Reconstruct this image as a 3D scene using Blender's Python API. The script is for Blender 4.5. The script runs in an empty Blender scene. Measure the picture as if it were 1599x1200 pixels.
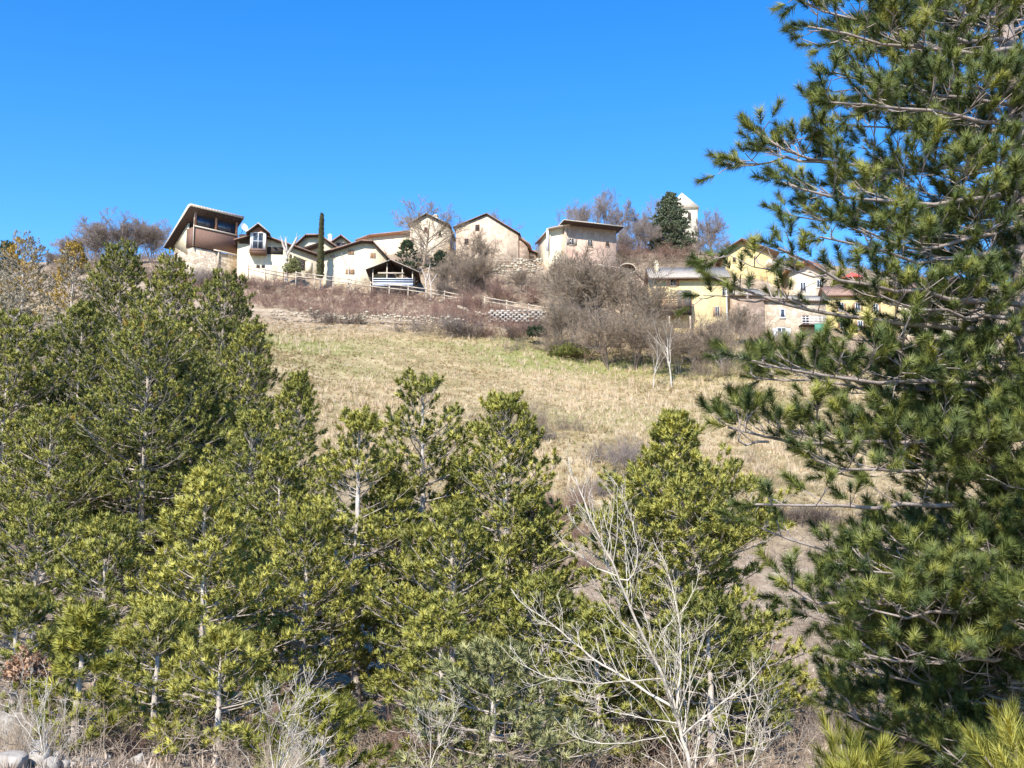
import bpy, math, random
import numpy as np

R = math.radians
scene = bpy.context.scene
COL = scene.collection
rs = np.random.RandomState

# ------------------------------------------------------------------ camera
FPX = 1715.0                       # focal length in pixels of the 1599 px wide photograph
PITCH = R(8.0)
cp, sp = math.cos(PITCH), math.sin(PITCH)
cam_d = bpy.data.cameras.new('camera')
cam_d.sensor_width = 36.0
cam_d.lens = FPX / 1599.0 * 36.0
cam_d.clip_start = 0.1
cam_d.clip_end = 6000
cam = bpy.data.objects.new('camera', cam_d)
cam.rotation_euler = (R(90) + PITCH, 0, 0)
COL.objects.link(cam)
scene.camera = cam


def ray(px, py):
    u = (px - 799.5) / FPX
    v = (600.0 - py) / FPX
    return np.array([u, cp - v * sp, sp + v * cp])


def at(px, py, d):
    """world point seen at photo pixel (px, py), d metres in front (along +Y)"""
    r = ray(px, py)
    return r * (d / r[1])


# ------------------------------------------------------------------ light
SUN_EL, SUN_AZ = R(43), R(200)      # azimuth clockwise from +Y : behind the camera, a little to the left
sun_dir = np.array([math.sin(SUN_AZ) * math.cos(SUN_EL), math.cos(SUN_AZ) * math.cos(SUN_EL), math.sin(SUN_EL)])
ld = bpy.data.lights.new('sun', 'SUN')
ld.energy = 5.0
ld.angle = R(0.5)
ld.color = (1.0, 0.945, 0.86)
lo = bpy.data.objects.new('sun', ld)
from mathutils import Vector
lo.rotation_euler = Vector(sun_dir).to_track_quat('Z', 'Y').to_euler()
COL.objects.link(lo)

world = bpy.data.worlds.new('World')
scene.world = world
world.use_nodes = True
wn = world.node_tree
wn.nodes.clear()
sky = wn.nodes.new('ShaderNodeTexSky')
sky.sky_type = 'NISHITA'
sky.sun_disc = False
sky.sun_elevation = SUN_EL
sky.sun_rotation = SUN_AZ
sky.altitude = 700
sky.air_density = 1.0
sky.dust_density = 0.0
sky.ozone_density = 2.5
hs = wn.nodes.new('ShaderNodeHueSaturation')
hs.inputs['Saturation'].default_value = 1.39
hs.inputs['Value'].default_value = 1.2
hs.inputs['Hue'].default_value = 0.506
bgn = wn.nodes.new('ShaderNodeBackground')
bgn.inputs['Strength'].default_value = 0.15
wo = wn.nodes.new('ShaderNodeOutputWorld')
wn.links.new(sky.outputs['Color'], hs.inputs['Color'])
wn.links.new(hs.outputs['Color'], bgn.inputs['Color'])
wn.links.new(bgn.outputs['Background'], wo.inputs['Surface'])

vs = scene.view_settings
vs.view_transform = 'Standard'
vs.look = 'None'
vs.exposure = 0.68
vs.gamma = 1.0
vs.use_curve_mapping = False

# ------------------------------------------------------------------ materials
def new_mat(name):
    m = bpy.data.materials.new(name)
    m.use_nodes = True
    nt = m.node_tree
    return m, nt, nt.nodes['Principled BSDF']


def ramp(nt, stops):
    r = nt.nodes.new('ShaderNodeValToRGB')
    e = r.color_ramp.elements
    e[0].position, e[0].color = stops[0][0], (*stops[0][1], 1)
    e[1].position, e[1].color = stops[-1][0], (*stops[-1][1], 1)
    for p, c in stops[1:-1]:
        k = e.new(p)
        k.color = (*c, 1)
    return r


def noise(nt, scale, detail=4, rough=0.6, coord='Object', dist=0.0, stretch=None):
    tc = nt.nodes.new('ShaderNodeTexCoord')
    n = nt.nodes.new('ShaderNodeTexNoise')
    n.inputs['Scale'].default_value = scale
    n.inputs['Detail'].default_value = detail
    n.inputs['Roughness'].default_value = rough
    n.inputs['Distortion'].default_value = dist
    src = tc.outputs[coord]
    if stretch:
        mp = nt.nodes.new('ShaderNodeMapping')
        mp.inputs['Scale'].default_value = stretch
        nt.links.new(src, mp.inputs['Vector'])
        src = mp.outputs['Vector']
    nt.links.new(src, n.inputs['Vector'])
    return n


def bump(nt, bsdf, height_out, strength, dist=0.05):
    b = nt.nodes.new('ShaderNodeBump')
    b.inputs['Strength'].default_value = strength
    b.inputs['Distance'].default_value = dist
    nt.links.new(height_out, b.inputs['Height'])
    nt.links.new(b.outputs['Normal'], bsdf.inputs['Normal'])


def mat_noise(name, stops, scale, rough=0.9, bumps=0.4, detail=5, stretch=None, bd=0.05, spec=0.3):
    m, nt, b = new_mat(name)
    n = noise(nt, scale, detail, 0.65, stretch=stretch)
    r = ramp(nt, stops)
    nt.links.new(n.outputs['Fac'], r.inputs['Fac'])
    nt.links.new(r.outputs['Color'], b.inputs['Base Color'])
    b.inputs['Roughness'].default_value = rough
    b.inputs['Specular IOR Level'].default_value = spec
    if bumps:
        bump(nt, b, n.outputs['Fac'], bumps, bd)
    return m


def mat_plaster(name, base, dark, stain, scale=0.35):
    """lime plaster with large soft patches and smaller stains"""
    m, nt, b = new_mat(name)
    n1 = noise(nt, scale, 6, 0.7)
    r1 = ramp(nt, [(0.35, dark), (0.62, base)])
    nt.links.new(n1.outputs['Fac'], r1.inputs['Fac'])
    n2 = noise(nt, scale * 4.5, 6, 0.75, stretch=(1, 1, 0.45))
    r2 = ramp(nt, [(0.49, (0, 0, 0)), (0.70, (1, 1, 1))])
    nt.links.new(n2.outputs['Fac'], r2.inputs['Fac'])
    mx = nt.nodes.new('ShaderNodeMixRGB')
    nt.links.new(r2.outputs['Color'], mx.inputs['Fac'])
    nt.links.new(r1.outputs['Color'], mx.inputs['Color1'])
    mx.inputs['Color2'].default_value = (*stain, 1)
    nt.links.new(mx.outputs['Color'], b.inputs['Base Color'])
    b.inputs['Roughness'].default_value = 0.93
    b.inputs['Specular IOR Level'].default_value = 0.2
    bump(nt, b, n2.outputs['Fac'], 0.35, 0.06)
    return m


def mat_stone(name, c1, c2, joint, scale=1.6):
    m, nt, b = new_mat(name)
    tc = nt.nodes.new('ShaderNodeTexCoord')
    mp = nt.nodes.new('ShaderNodeMapping')
    mp.inputs['Scale'].default_value = (1, 1, 1.7)
    nt.links.new(tc.outputs['Object'], mp.inputs['Vector'])
    v = nt.nodes.new('ShaderNodeTexVoronoi')
    v.inputs['Scale'].default_value = scale
    nt.links.new(mp.outputs['Vector'], v.inputs['Vector'])
    ve = nt.nodes.new('ShaderNodeTexVoronoi')
    ve.feature = 'DISTANCE_TO_EDGE'
    ve.inputs['Scale'].default_value = scale
    nt.links.new(mp.outputs['Vector'], ve.inputs['Vector'])
    n = noise(nt, 0.6, 5, 0.7)
    ad = nt.nodes.new('ShaderNodeMixRGB')
    ad.inputs['Fac'].default_value = 0.5
    sep = nt.nodes.new('ShaderNodeSeparateColor')
    nt.links.new(v.outputs['Color'], sep.inputs['Color'])
    nt.links.new(sep.outputs['Red'], ad.inputs['Color1'])
    nt.links.new(n.outputs['Fac'], ad.inputs['Color2'])
    r = ramp(nt, [(0.25, c1), (0.75, c2)])
    nt.links.new(ad.outputs['Color'], r.inputs['Fac'])
    re = ramp(nt, [(0.0, (1, 1, 1)), (0.07, (0, 0, 0))])
    nt.links.new(ve.outputs['Distance'], re.inputs['Fac'])
    mx = nt.nodes.new('ShaderNodeMixRGB')
    nt.links.new(re.outputs['Color'], mx.inputs['Fac'])
    nt.links.new(r.outputs['Color'], mx.inputs['Color1'])
    mx.inputs['Color2'].default_value = (*joint, 1)
    nt.links.new(mx.outputs['Color'], b.inputs['Base Color'])
    b.inputs['Roughness'].default_value = 0.92
    bump(nt, b, ve.outputs['Distance'], 0.5, 0.1)
    return m


def mat_tile(name, c1, c2, axis=0):
    m, nt, b = new_mat(name)
    n = noise(nt, 1.8, 6, 0.7)
    r = ramp(nt, [(0.3, c1), (0.7, c2)])
    nt.links.new(n.outputs['Fac'], r.inputs['Fac'])
    nt.links.new(r.outputs['Color'], b.inputs['Base Color'])
    tc = nt.nodes.new('ShaderNodeTexCoord')
    w = nt.nodes.new('ShaderNodeTexWave')
    w.inputs['Scale'].default_value = 1.3
    w.bands_direction = 'X' if axis == 0 else 'Y'
    nt.links.new(tc.outputs['Object'], w.inputs['Vector'])
    b.inputs['Roughness'].default_value = 0.9
    bump(nt, b, w.outputs['Fac'], 0.8, 0.12)
    return m


def mat_needle(name, stops, transl=0.12, rough=0.5):
    """pine needles: colour per shoot (young shoots yellower), slight translucency"""
    m, nt, b = new_mat(name)
    a = nt.nodes.new('ShaderNodeAttribute')
    a.attribute_name = 'tint'
    oi = nt.nodes.new('ShaderNodeObjectInfo')
    mt = nt.nodes.new('ShaderNodeMath')
    mt.operation = 'MULTIPLY_ADD'
    nt.links.new(oi.outputs['Random'], mt.inputs[0])
    mt.inputs[1].default_value = 0.22
    nt.links.new(a.outputs['Fac'], mt.inputs[2])
    r = ramp(nt, stops)
    nt.links.new(mt.outputs['Value'], r.inputs['Fac'])
    nt.links.new(r.outputs['Color'], b.inputs['Base Color'])
    b.inputs['Roughness'].default_value = rough
    b.inputs['Specular IOR Level'].default_value = 0.2
    t = nt.nodes.new('ShaderNodeBsdfTranslucent')
    nt.links.new(r.outputs['Color'], t.inputs['Color'])
    mx = nt.nodes.new('ShaderNodeMixShader')
    mx.inputs['Fac'].default_value = transl
    out = nt.nodes['Material Output']
    nt.links.new(b.outputs['BSDF'], mx.inputs[1])
    nt.links.new(t.outputs['BSDF'], mx.inputs[2])
    nt.links.new(mx.outputs['Shader'], out.inputs['Surface'])
    return m


def mat_plain(name, c, rough=0.7, metal=0.0, spec=0.4):
    m, nt, b = new_mat(name)
    n = noise(nt, 3.0, 4, 0.6)
    r = ramp(nt, [(0.3, tuple(x * 0.85 for x in c)), (0.7, tuple(min(1, x * 1.1) for x in c))])
    nt.links.new(n.outputs['Fac'], r.inputs['Fac'])
    nt.links.new(r.outputs['Color'], b.inputs['Base Color'])
    b.inputs['Roughness'].default_value = rough
    b.inputs['Metallic'].default_value = metal
    b.inputs['Specular IOR Level'].default_value = spec
    return m


M = {}
M['cream'] = mat_plaster('cream_plaster', (0.75, 0.66, 0.47), (0.65, 0.55, 0.38), (0.50, 0.41, 0.29))
M['cream_worn'] = mat_plaster('worn_cream_plaster', (0.72, 0.63, 0.47), (0.58, 0.47, 0.34), (0.42, 0.29, 0.21), 0.5)
M['ochre_worn'] = mat_plaster('worn_ochre_plaster', (0.66, 0.54, 0.39), (0.50, 0.36, 0.26), (0.36, 0.23, 0.165), 0.45)
M['pink_worn'] = mat_plaster('worn_pink_stone', (0.56, 0.42, 0.32), (0.40, 0.26, 0.20), (0.28, 0.18, 0.14), 0.5)
M['yellow'] = mat_plaster('yellow_plaster', (0.72, 0.59, 0.31), (0.62, 0.48, 0.24), (0.48, 0.36, 0.21), 0.5)
M['pale_yellow'] = mat_plaster('pale_yellow_plaster', (0.72, 0.58, 0.28), (0.62, 0.48, 0.22), (0.52, 0.38, 0.2), 0.3)
M['orange'] = mat_plaster('orange_plaster', (0.48, 0.22, 0.13), (0.38, 0.16, 0.10), (0.34, 0.17, 0.12), 0.3)
M['tower'] = mat_plaster('tower_render', (0.66, 0.60, 0.47), (0.56, 0.50, 0.38), (0.46, 0.40, 0.30), 0.4)
M['stone'] = mat_stone('house_stone', (0.34, 0.26, 0.18), (0.58, 0.47, 0.34), (0.30, 0.24, 0.18), 1.5)
M['brown_stone'] = mat_stone('brown_stone', (0.24, 0.17, 0.12), (0.42, 0.31, 0.23), (0.22, 0.16, 0.12), 1.5)
M['rubble_stone'] = mat_stone('rubble_stone', (0.36, 0.28, 0.20), (0.66, 0.56, 0.42), (0.22, 0.17, 0.12), 1.7)
M['pale_stone'] = mat_stone('pale_stone', (0.44, 0.38, 0.30), (0.62, 0.55, 0.45), (0.32, 0.27, 0.21), 2.0)
M['tile'] = mat_tile('roof_tile', (0.30, 0.17, 0.12), (0.48, 0.32, 0.24))
M['tile_grey'] = mat_tile('grey_roof_tile', (0.36, 0.31, 0.25), (0.56, 0.49, 0.40))
M['tile_pale'] = mat_tile('pale_roof_tile', (0.48, 0.40, 0.31), (0.66, 0.57, 0.46))
M['tile_red'] = mat_tile('red_roof_tile', (0.34, 0.12, 0.08), (0.48, 0.19, 0.12))
M['slab_pale'] = mat_noise('pale_roof_slab', [(0.3, (0.55, 0.47, 0.36)), (0.7, (0.70, 0.62, 0.50))], 2.0, 0.85, 0.2)
M['wood_dark'] = mat_noise('dark_wood', [(0.3, (0.03, 0.018, 0.013)), (0.7, (0.06, 0.036, 0.026))], 2.0, 0.8, 0.3, stretch=(1, 1, 6))
M['wood_brown'] = mat_noise('brown_wood', [(0.3, (0.15, 0.085, 0.06)), (0.7, (0.23, 0.14, 0.105))], 2.0, 0.8, 0.3, stretch=(5, 5, 0.6))
M['wood_red'] = mat_noise('red_brown_wood', [(0.3, (0.36, 0.16, 0.09)), (0.7, (0.50, 0.25, 0.15))], 2.0, 0.75, 0.2, stretch=(5, 5, 0.6))
M['wood_pale'] = mat_noise('weathered_wood', [(0.3, (0.42, 0.34, 0.26)), (0.7, (0.62, 0.53, 0.42))], 3.0, 0.85, 0.3, stretch=(1, 1, 4))
M['white'] = mat_plain('white_paint', (0.78, 0.78, 0.78), 0.5)
M['blue_white'] = mat_plain('bluish_white_paint', (0.62, 0.68, 0.80), 0.45)
M['shutter'] = mat_plain('shutter_brown', (0.38, 0.23, 0.13), 0.7)
M['shutter_grey'] = mat_plain('shutter_grey', (0.26, 0.23, 0.20), 0.7)
M['green_panel'] = mat_plain('green_panel', (0.06, 0.22, 0.14), 0.6)
M['red_cloth'] = mat_plain('red_cloth', (0.55, 0.09, 0.07), 0.8)
M['metal_dark'] = mat_plain('dark_metal', (0.06, 0.06, 0.06), 0.5)
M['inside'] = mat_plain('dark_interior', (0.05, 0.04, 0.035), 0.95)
mg, ntg, bg_ = new_mat('window_glass')
bg_.inputs['Base Color'].default_value = (0.035, 0.05, 0.075, 1)
bg_.inputs['Roughness'].default_value = 0.05
bg_.inputs['Specular IOR Level'].default_value = 0.8
M['glass'] = mg
M['bark_pale'] = mat_noise('pale_pine_bark', [(0.3, (0.24, 0.19, 0.15)), (0.5, (0.50, 0.43, 0.36)), (0.7, (0.68, 0.62, 0.54))], 5.0, 0.9, 0.8, stretch=(1, 1, 0.5))
M['bark_grey'] = mat_noise('grey_bark', [(0.3, (0.22, 0.18, 0.15)), (0.7, (0.42, 0.36, 0.31))], 5.0, 0.9, 0.7, stretch=(1, 1, 0.4))
M['bark_big'] = mat_noise('flaky_pine_bark', [(0.3, (0.13, 0.09, 0.07)), (0.5, (0.30, 0.23, 0.19)), (0.7, (0.55, 0.47, 0.41))], 9.0, 0.9, 1.0, stretch=(1, 1, 0.4), bd=0.02)
M['branch_big'] = mat_noise('pine_branch_bark', [(0.3, (0.17, 0.13, 0.11)), (0.7, (0.46, 0.39, 0.34))], 12.0, 0.85, 0.5, bd=0.01)
M['branch_pale'] = mat_noise('pine_branch_pale', [(0.3, (0.26, 0.21, 0.17)), (0.7, (0.56, 0.49, 0.41))], 6.0, 0.85, 0.3)
M['birch'] = mat_noise('birch_bark', [(0.3, (0.42, 0.37, 0.31)), (0.7, (0.66, 0.61, 0.53))], 4.0, 0.85, 0.3)
M['sapling'] = mat_noise('sapling_bark', [(0.3, (0.30, 0.26, 0.20)), (0.5, (0.54, 0.48, 0.39)), (0.7, (0.70, 0.64, 0.54))], 14.0, 0.75, 0.3, bd=0.01)
M['twig_grey'] = mat_noise('grey_twigs', [(0.3, (0.17, 0.128, 0.088)), (0.7, (0.40, 0.315, 0.23))], 0.8, 0.9, 0)
M['twig_violet'] = mat_noise('violet_twigs', [(0.3, (0.20, 0.16, 0.135)), (0.7, (0.37, 0.305, 0.265))], 0.5, 0.9, 0)
M['twig_brown'] = mat_noise('brown_twigs', [(0.3, (0.21, 0.125, 0.095)), (0.7, (0.36, 0.235, 0.18))], 0.8, 0.9, 0)
M['twig_straw'] = mat_noise('straw_twigs', [(0.3, (0.42, 0.33, 0.23)), (0.7, (0.62, 0.51, 0.38))], 2.0, 0.9, 0)
M['twig_dark'] = mat_noise('dark_twigs', [(0.3, (0.10, 0.075, 0.06)), (0.7, (0.23, 0.175, 0.14))], 0.8, 0.9, 0)
M['rust_leaf'] = mat_needle('rust_leaves', [(0.0, (0.30, 0.18, 0.11)), (0.6, (0.52, 0.34, 0.22)), (1.0, (0.62, 0.46, 0.32))], 0.3)
M['rock'] = mat_noise('pale_limestone', [(0.3, (0.20, 0.17, 0.14)), (0.5, (0.36, 0.32, 0.27)), (0.7, (0.48, 0.44, 0.38))], 4.0, 0.9, 0.6)
M['needle'] = mat_needle('pine_needles', [(0.0, (0.080, 0.098, 0.030)), (0.45, (0.228, 0.236, 0.060)), (0.85, (0.395, 0.375, 0.088)), (1.0, (0.46, 0.43, 0.10))])
M['needle_big'] = mat_needle('long_pine_needles', [(0.0, (0.042, 0.066, 0.024)), (0.45, (0.125, 0.155, 0.040)), (0.85, (0.27, 0.275, 0.058)), (1.0, (0.34, 0.33, 0.07))], 0.12, 0.4)
M['needle_young'] = mat_needle('young_pine_needles', [(0.0, (0.17, 0.18, 0.035)), (0.5, (0.33, 0.32, 0.06)), (1.0, (0.48, 0.44, 0.10))])
M['needle_dark'] = mat_needle('dark_conifer_needles', [(0.0, (0.025, 0.04, 0.022)), (0.5, (0.05, 0.075, 0.04)), (1.0, (0.10, 0.13, 0.065))], 0.15)
M['needle_cedar'] = mat_needle('cedar_needles', [(0.0, (0.055, 0.075, 0.045)), (0.5, (0.12, 0.15, 0.085)), (1.0, (0.21, 0.24, 0.14))], 0.1)
M['needle_grey'] = mat_needle('greyish_needles', [(0.0, (0.14, 0.15, 0.07)), (0.5, (0.27, 0.28, 0.12)), (1.0, (0.40, 0.39, 0.18))])
M['needle_orange'] = mat_needle('orange_needles', [(0.0, (0.20, 0.145, 0.035)), (0.5, (0.37, 0.25, 0.055)), (1.0, (0.48, 0.34, 0.085))])
M['lichen'] = mat_needle('lichen_twigs', [(0.0, (0.20, 0.18, 0.12)), (0.5, (0.30, 0.27, 0.19)), (1.0, (0.42, 0.38, 0.28))], 0.1)
M['needle_cypress'] = mat_needle('cypress_leaves', [(0.0, (0.06, 0.07, 0.03)), (0.5, (0.11, 0.115, 0.055)), (1.0, (0.18, 0.175, 0.09))], 0.15)
M['dry_grass'] = mat_needle('dry_grass', [(0.0, (0.18, 0.13, 0.06)), (0.3, (0.34, 0.24, 0.12)), (0.7, (0.53, 0.395, 0.225)), (1.0, (0.75, 0.60, 0.41))], 0.3, 0.8)
M['green_grass'] = mat_needle('green_grass', [(0.0, (0.13, 0.155, 0.04)), (0.5, (0.23, 0.25, 0.07)), (1.0, (0.38, 0.36, 0.13))], 0.3, 0.8)
M['litter'] = mat_needle('leaf_litter', [(0.0, (0.20, 0.14, 0.10)), (0.5, (0.38, 0.29, 0.22)), (1.0, (0.58, 0.49, 0.39))], 0.1, 0.9)


# ------------------------------------------------------------------ mesh helpers
def mesh_np(name, verts, tris=None, quads=None, mat=None, parent=None, tint=None, smooth=False, normals=None):
    me = bpy.data.meshes.new(name)
    verts = np.asarray(verts, dtype=np.float32).reshape(-1, 3)
    loops, totals = [], []
    if tris is not None and len(tris):
        tris = np.asarray(tris, dtype=np.int32).reshape(-1, 3)
        loops.append(tris.ravel())
        totals.append(np.full(len(tris), 3, np.int32))
    if quads is not None and len(quads):
        quads = np.asarray(quads, dtype=np.int32).reshape(-1, 4)
        loops.append(quads.ravel())
        totals.append(np.full(len(quads), 4, np.int32))
    loops = np.concatenate(loops)
    totals = np.concatenate(totals)
    starts = np.concatenate([[0], np.cumsum(totals)[:-1]]).astype(np.int32)
    me.vertices.add(len(verts))
    me.vertices.foreach_set('co', verts.ravel())
    me.loops.add(len(loops))
    me.loops.foreach_set('vertex_index', loops.astype(np.int32))
    me.polygons.add(len(totals))
    me.polygons.foreach_set('loop_start', starts)
    me.polygons.foreach_set('loop_total', totals)
    if smooth:
        me.polygons.foreach_set('use_smooth', np.ones(len(totals), bool))
    if tint is not None:
        a = me.attributes.new('tint', 'FLOAT', 'FACE')
        a.data.foreach_set('value', np.asarray(tint, np.float32))
    if normals is not None:
        me.polygons.foreach_set('use_smooth', np.ones(len(totals), bool))
        na = me.attributes.new('custom_normal', 'FLOAT_VECTOR', 'POINT')
        na.data.foreach_set('vector', np.asarray(normals, np.float32).ravel())
    me.update(calc_edges=True)
    if mat is not None:
        me.materials.append(mat)
    o = bpy.data.objects.new(name, me)
    COL.objects.link(o)
    if parent is not None:
        o.parent = parent
    return o


def tag(o, label=None, cat=None, group=None, kind=None):
    if label:
        o['label'] = label
    if cat:
        o['category'] = cat
    if group:
        o['group'] = group
    if kind:
        o['kind'] = kind
    return o


def empty(name, loc, rz=0.0):
    o = bpy.data.objects.new(name, None)
    o.empty_display_size = 0.3
    o.location = [float(v) for v in loc]
    o.rotation_euler = (0, 0, rz)
    COL.objects.link(o)
    return o


class MB:
    """collects boxes, prisms and bars into one mesh"""
    def __init__(s):
        s.v, s.q, s.t = [], [], []

    def add(s, vs_, faces):
        k = len(s.v)
        s.v += [tuple(float(c) for c in p) for p in vs_]
        for f in faces:
            f = [i + k for i in f]
            if len(f) == 4:
                s.q.append(f)
            elif len(f) == 3:
                s.t.append(f)
            else:
                for i in range(1, len(f) - 1):
                    s.t.append([f[0], f[i], f[i + 1]])
        return s

    def box(s, x0, x1, y0, y1, z0, z1):
        v = [(x0, y0, z0), (x1, y0, z0), (x1, y1, z0), (x0, y1, z0), (x0, y0, z1), (x1, y0, z1), (x1, y1, z1), (x0, y1, z1)]
        return s.add(v, [(0, 3, 2, 1), (4, 5, 6, 7), (0, 1, 5, 4), (1, 2, 6, 5), (2, 3, 7, 6), (3, 0, 4, 7)])

    def prism_y(s, poly, y0, y1):
        """poly of (x, z), counter-clockwise seen from -y, extruded in y"""
        n = len(poly)
        v = [(x, y0, z) for x, z in poly] + [(x, y1, z) for x, z in poly]
        f = [tuple(range(n)), tuple(range(2 * n - 1, n - 1, -1))]
        f += [(i, i + n, (i + 1) % n + n, (i + 1) % n) for i in range(n)]
        return s.add(v, f)

    def prism_x(s, poly, x0, x1):
        n = len(poly)
        v = [(x0, y, z) for y, z in poly] + [(x1, y, z) for y, z in poly]
        f = [tuple(range(n - 1, -1, -1)), tuple(range(n, 2 * n))]
        f += [(i, (i + 1) % n, (i + 1) % n + n, i + n) for i in range(n)]
        return s.add(v, f)

    def bar(s, a, b, r, n=6, r2=None):
        a, b = np.array(a, float), np.array(b, float)
        d = b - a
        d /= max(1e-9, np.linalg.norm(d))
        up = np.array([0, 0, 1.0]) if abs(d[2]) < 0.9 else np.array([1.0, 0, 0])
        u = np.cross(d, up); u /= np.linalg.norm(u)
        w = np.cross(d, u)
        r2 = r if r2 is None else r2
        ang = np.arange(n) * 2 * math.pi / n
        v = [a + r * (math.cos(t) * u + math.sin(t) * w) for t in ang] + [b + r2 * (math.cos(t) * u + math.sin(t) * w) for t in ang]
        f = [(i, (i + 1) % n, (i + 1) % n + n, i + n) for i in range(n)] + [tuple(range(n - 1, -1, -1)), tuple(range(n, 2 * n))]
        return s.add(v, f)

    def build(s, name, mat, parent=None):
        return mesh_np(name, s.v, s.t or None, s.q or None, mat, parent)


def frames(ax):
    """orthonormal frames for unit axes (N,3)"""
    ref = np.where(np.abs(ax[:, 2:3]) < 0.9, np.array([[0, 0, 1.0]]), np.array([[1.0, 0, 0]]))
    u = np.cross(ax, ref)
    u /= np.linalg.norm(u, axis=1, keepdims=True) + 1e-9
    w = np.cross(ax, u)
    return u, w


def norm(a):
    return a / (np.linalg.norm(a, axis=-1, keepdims=True) + 1e-9)


def segs_mesh(name, p0, p1, r0, r1, mat, parent=None, sides=4):
    p0, p1 = np.asarray(p0, float), np.asarray(p1, float)
    r0, r1 = np.asarray(r0, float), np.asarray(r1, float)
    ax = norm(p1 - p0)
    u, w = frames(ax)
    p1 = p1 + ax * (r1[:, None] * 0.5)
    ang = np.arange(sides) * 2 * math.pi / sides
    c, s_ = np.cos(ang), np.sin(ang)
    off = u[:, None, :] * c[None, :, None] + w[:, None, :] * s_[None, :, None]
    a = p0[:, None, :] + off * r0[:, None, None]
    b = p1[:, None, :] + off * r1[:, None, None]
    N = len(p0)
    v = np.concatenate([a, b], axis=1).reshape(-1, 3)
    i = np.arange(sides)
    q = np.stack([i, (i + 1) % sides, (i + 1) % sides + sides, i + sides], 1)
    quads = (q[None] + (np.arange(N) * 2 * sides)[:, None, None]).reshape(-1, 4)
    return mesh_np(name, v, quads=quads, mat=mat, parent=parent, smooth=sides > 3)


def tube_mesh(name, pts, rad, mat, parent=None, sides=10, wob=0.0, seed=0):
    g = rs(seed)
    pts = np.asarray(pts, float)
    rad = np.asarray(rad, float)
    n = len(pts)
    t = np.gradient(pts, axis=0)
    t = norm(t)
    ang = np.arange(sides) * 2 * math.pi / sides
    u0 = np.array([1.0, 0.02, 0]) if abs(t[0][2]) > 0.5 else np.array([0, 0.02, 1.0])
    V = []
    for i in range(n):
        u = u0 - t[i] * np.dot(u0, t[i]); u /= np.linalg.norm(u)
        w = np.cross(t[i], u)
        rr = rad[i] * (1 + wob * g.uniform(-1, 1, sides))
        V.append(pts[i] + (u[None] * np.cos(ang)[:, None] + w[None] * np.sin(ang)[:, None]) * rr[:, None])
    V = np.concatenate(V)
    Q = []
    for i in range(n - 1):
        for k in range(sides):
            Q.append((i * sides + k, i * sides + (k + 1) % sides, (i + 1) * sides + (k + 1) % sides, (i + 1) * sides + k))
    return mesh_np(name, V, quads=Q, mat=mat, parent=parent, smooth=True)


# ------------------------------------------------------------------ terrain
CTRL = []
def c_px(px, py, d):
    CTRL.append(at(px, py, d))
def c_w(x, y, z):
    CTRL.append(np.array([x, y, z], float))

for x in (-40, -15, 0, 15, 40):
    c_w(x, -5, -1.65)
c_w(0, 2, -1.75); c_w(5, 6, -2.5); c_w(-6, 8, -3.0); c_w(5, 11, -3.4); c_w(-20, 10, -2.6); c_w(25, 12, -2.8)
c_px(40, 1170, 19); c_px(200, 1165, 23); c_px(95, 1118, 25); c_px(550, 1165, 29); c_px(1050, 1170, 27); c_px(1300, 1150, 25); c_px(1550, 1140, 25)
c_px(800, 1060, 42); c_px(1250, 985, 44); c_px(1500, 1000, 44); c_px(30, 930, 36); c_px(300, 980, 38)
c_px(870, 860, 64); c_px(1240, 850, 62); c_px(1500, 850, 62); c_px(60, 780, 50); c_px(80, 630, 62); c_px(400, 760, 62)
c_px(900, 700, 84); c_px(1250, 700, 86); c_px(600, 680, 84); c_px(700, 600, 106); c_px(500, 600, 100); c_px(1000, 605, 112); c_px(1250, 600, 112); c_px(1500, 640, 104)
c_px(460, 520, 128); c_px(600, 515, 130); c_px(780, 535, 127); c_px(920, 580, 118); c_px(1150, 595, 114)
c_px(250, 540, 100); c_px(120, 520, 100)
c_px(330, 440, 149); c_px(440, 430, 151); c_px(520, 442, 150); c_px(620, 450, 150); c_px(690, 467, 146); c_px(850, 492, 139)
c_px(460, 488, 138); c_px(680, 500, 136)
c_px(1080, 520, 134); c_px(1220, 535, 136); c_px(1320, 560, 128); c_px(1020, 470, 146)
c_px(640, 396, 172); c_px(770, 412, 166); c_px(910, 425, 164); c_px(985, 430, 160); c_px(1060, 392, 188); c_px(1170, 432, 158); c_px(1420, 510, 150); c_px(1300, 440, 165)
c_px(180, 415, 165); c_px(60, 430, 160); c_px(800, 395, 200); c_px(500, 400, 200); c_px(1250, 415, 200); c_px(1500, 440, 200)
c_px(950, 392, 185)
for q in [(300, 442, 149), (371, 441, 152), (430, 441, 152), (505, 449, 149.5), (603, 452, 149), (641, 401, 167), (700, 403, 167), (712, 409, 164.5), (809, 411, 164.5), (860, 428, 161), (962, 432, 160),
          (1020, 524, 139), (1080, 523, 139), (1137, 523, 139), (1140, 539, 140), (1196, 539, 140), (1292, 541, 141), (1134, 441, 155), (1207, 441, 155), (1400, 532, 147), (1500, 537, 147), (1240, 476, 157)]:
    c_px(*q)
P_ = np.array(CTRL)


def tps(r2):
    return 0.5 * r2 * np.log(r2 + 1e-9)


_n = len(P_)
_d2 = ((P_[:, None, :2] - P_[None, :, :2]) ** 2).sum(-1)
_A = np.zeros((_n + 3, _n + 3))
_A[:_n, :_n] = tps(_d2) + np.eye(_n) * 2.0
_A[:_n, _n] = 1; _A[:_n, _n + 1:] = P_[:, :2]
_A[_n, :_n] = 1; _A[_n + 1:, :_n] = P_[:, :2].T
_W = np.linalg.solve(_A, np.concatenate([P_[:, 2], [0, 0, 0]]))


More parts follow.
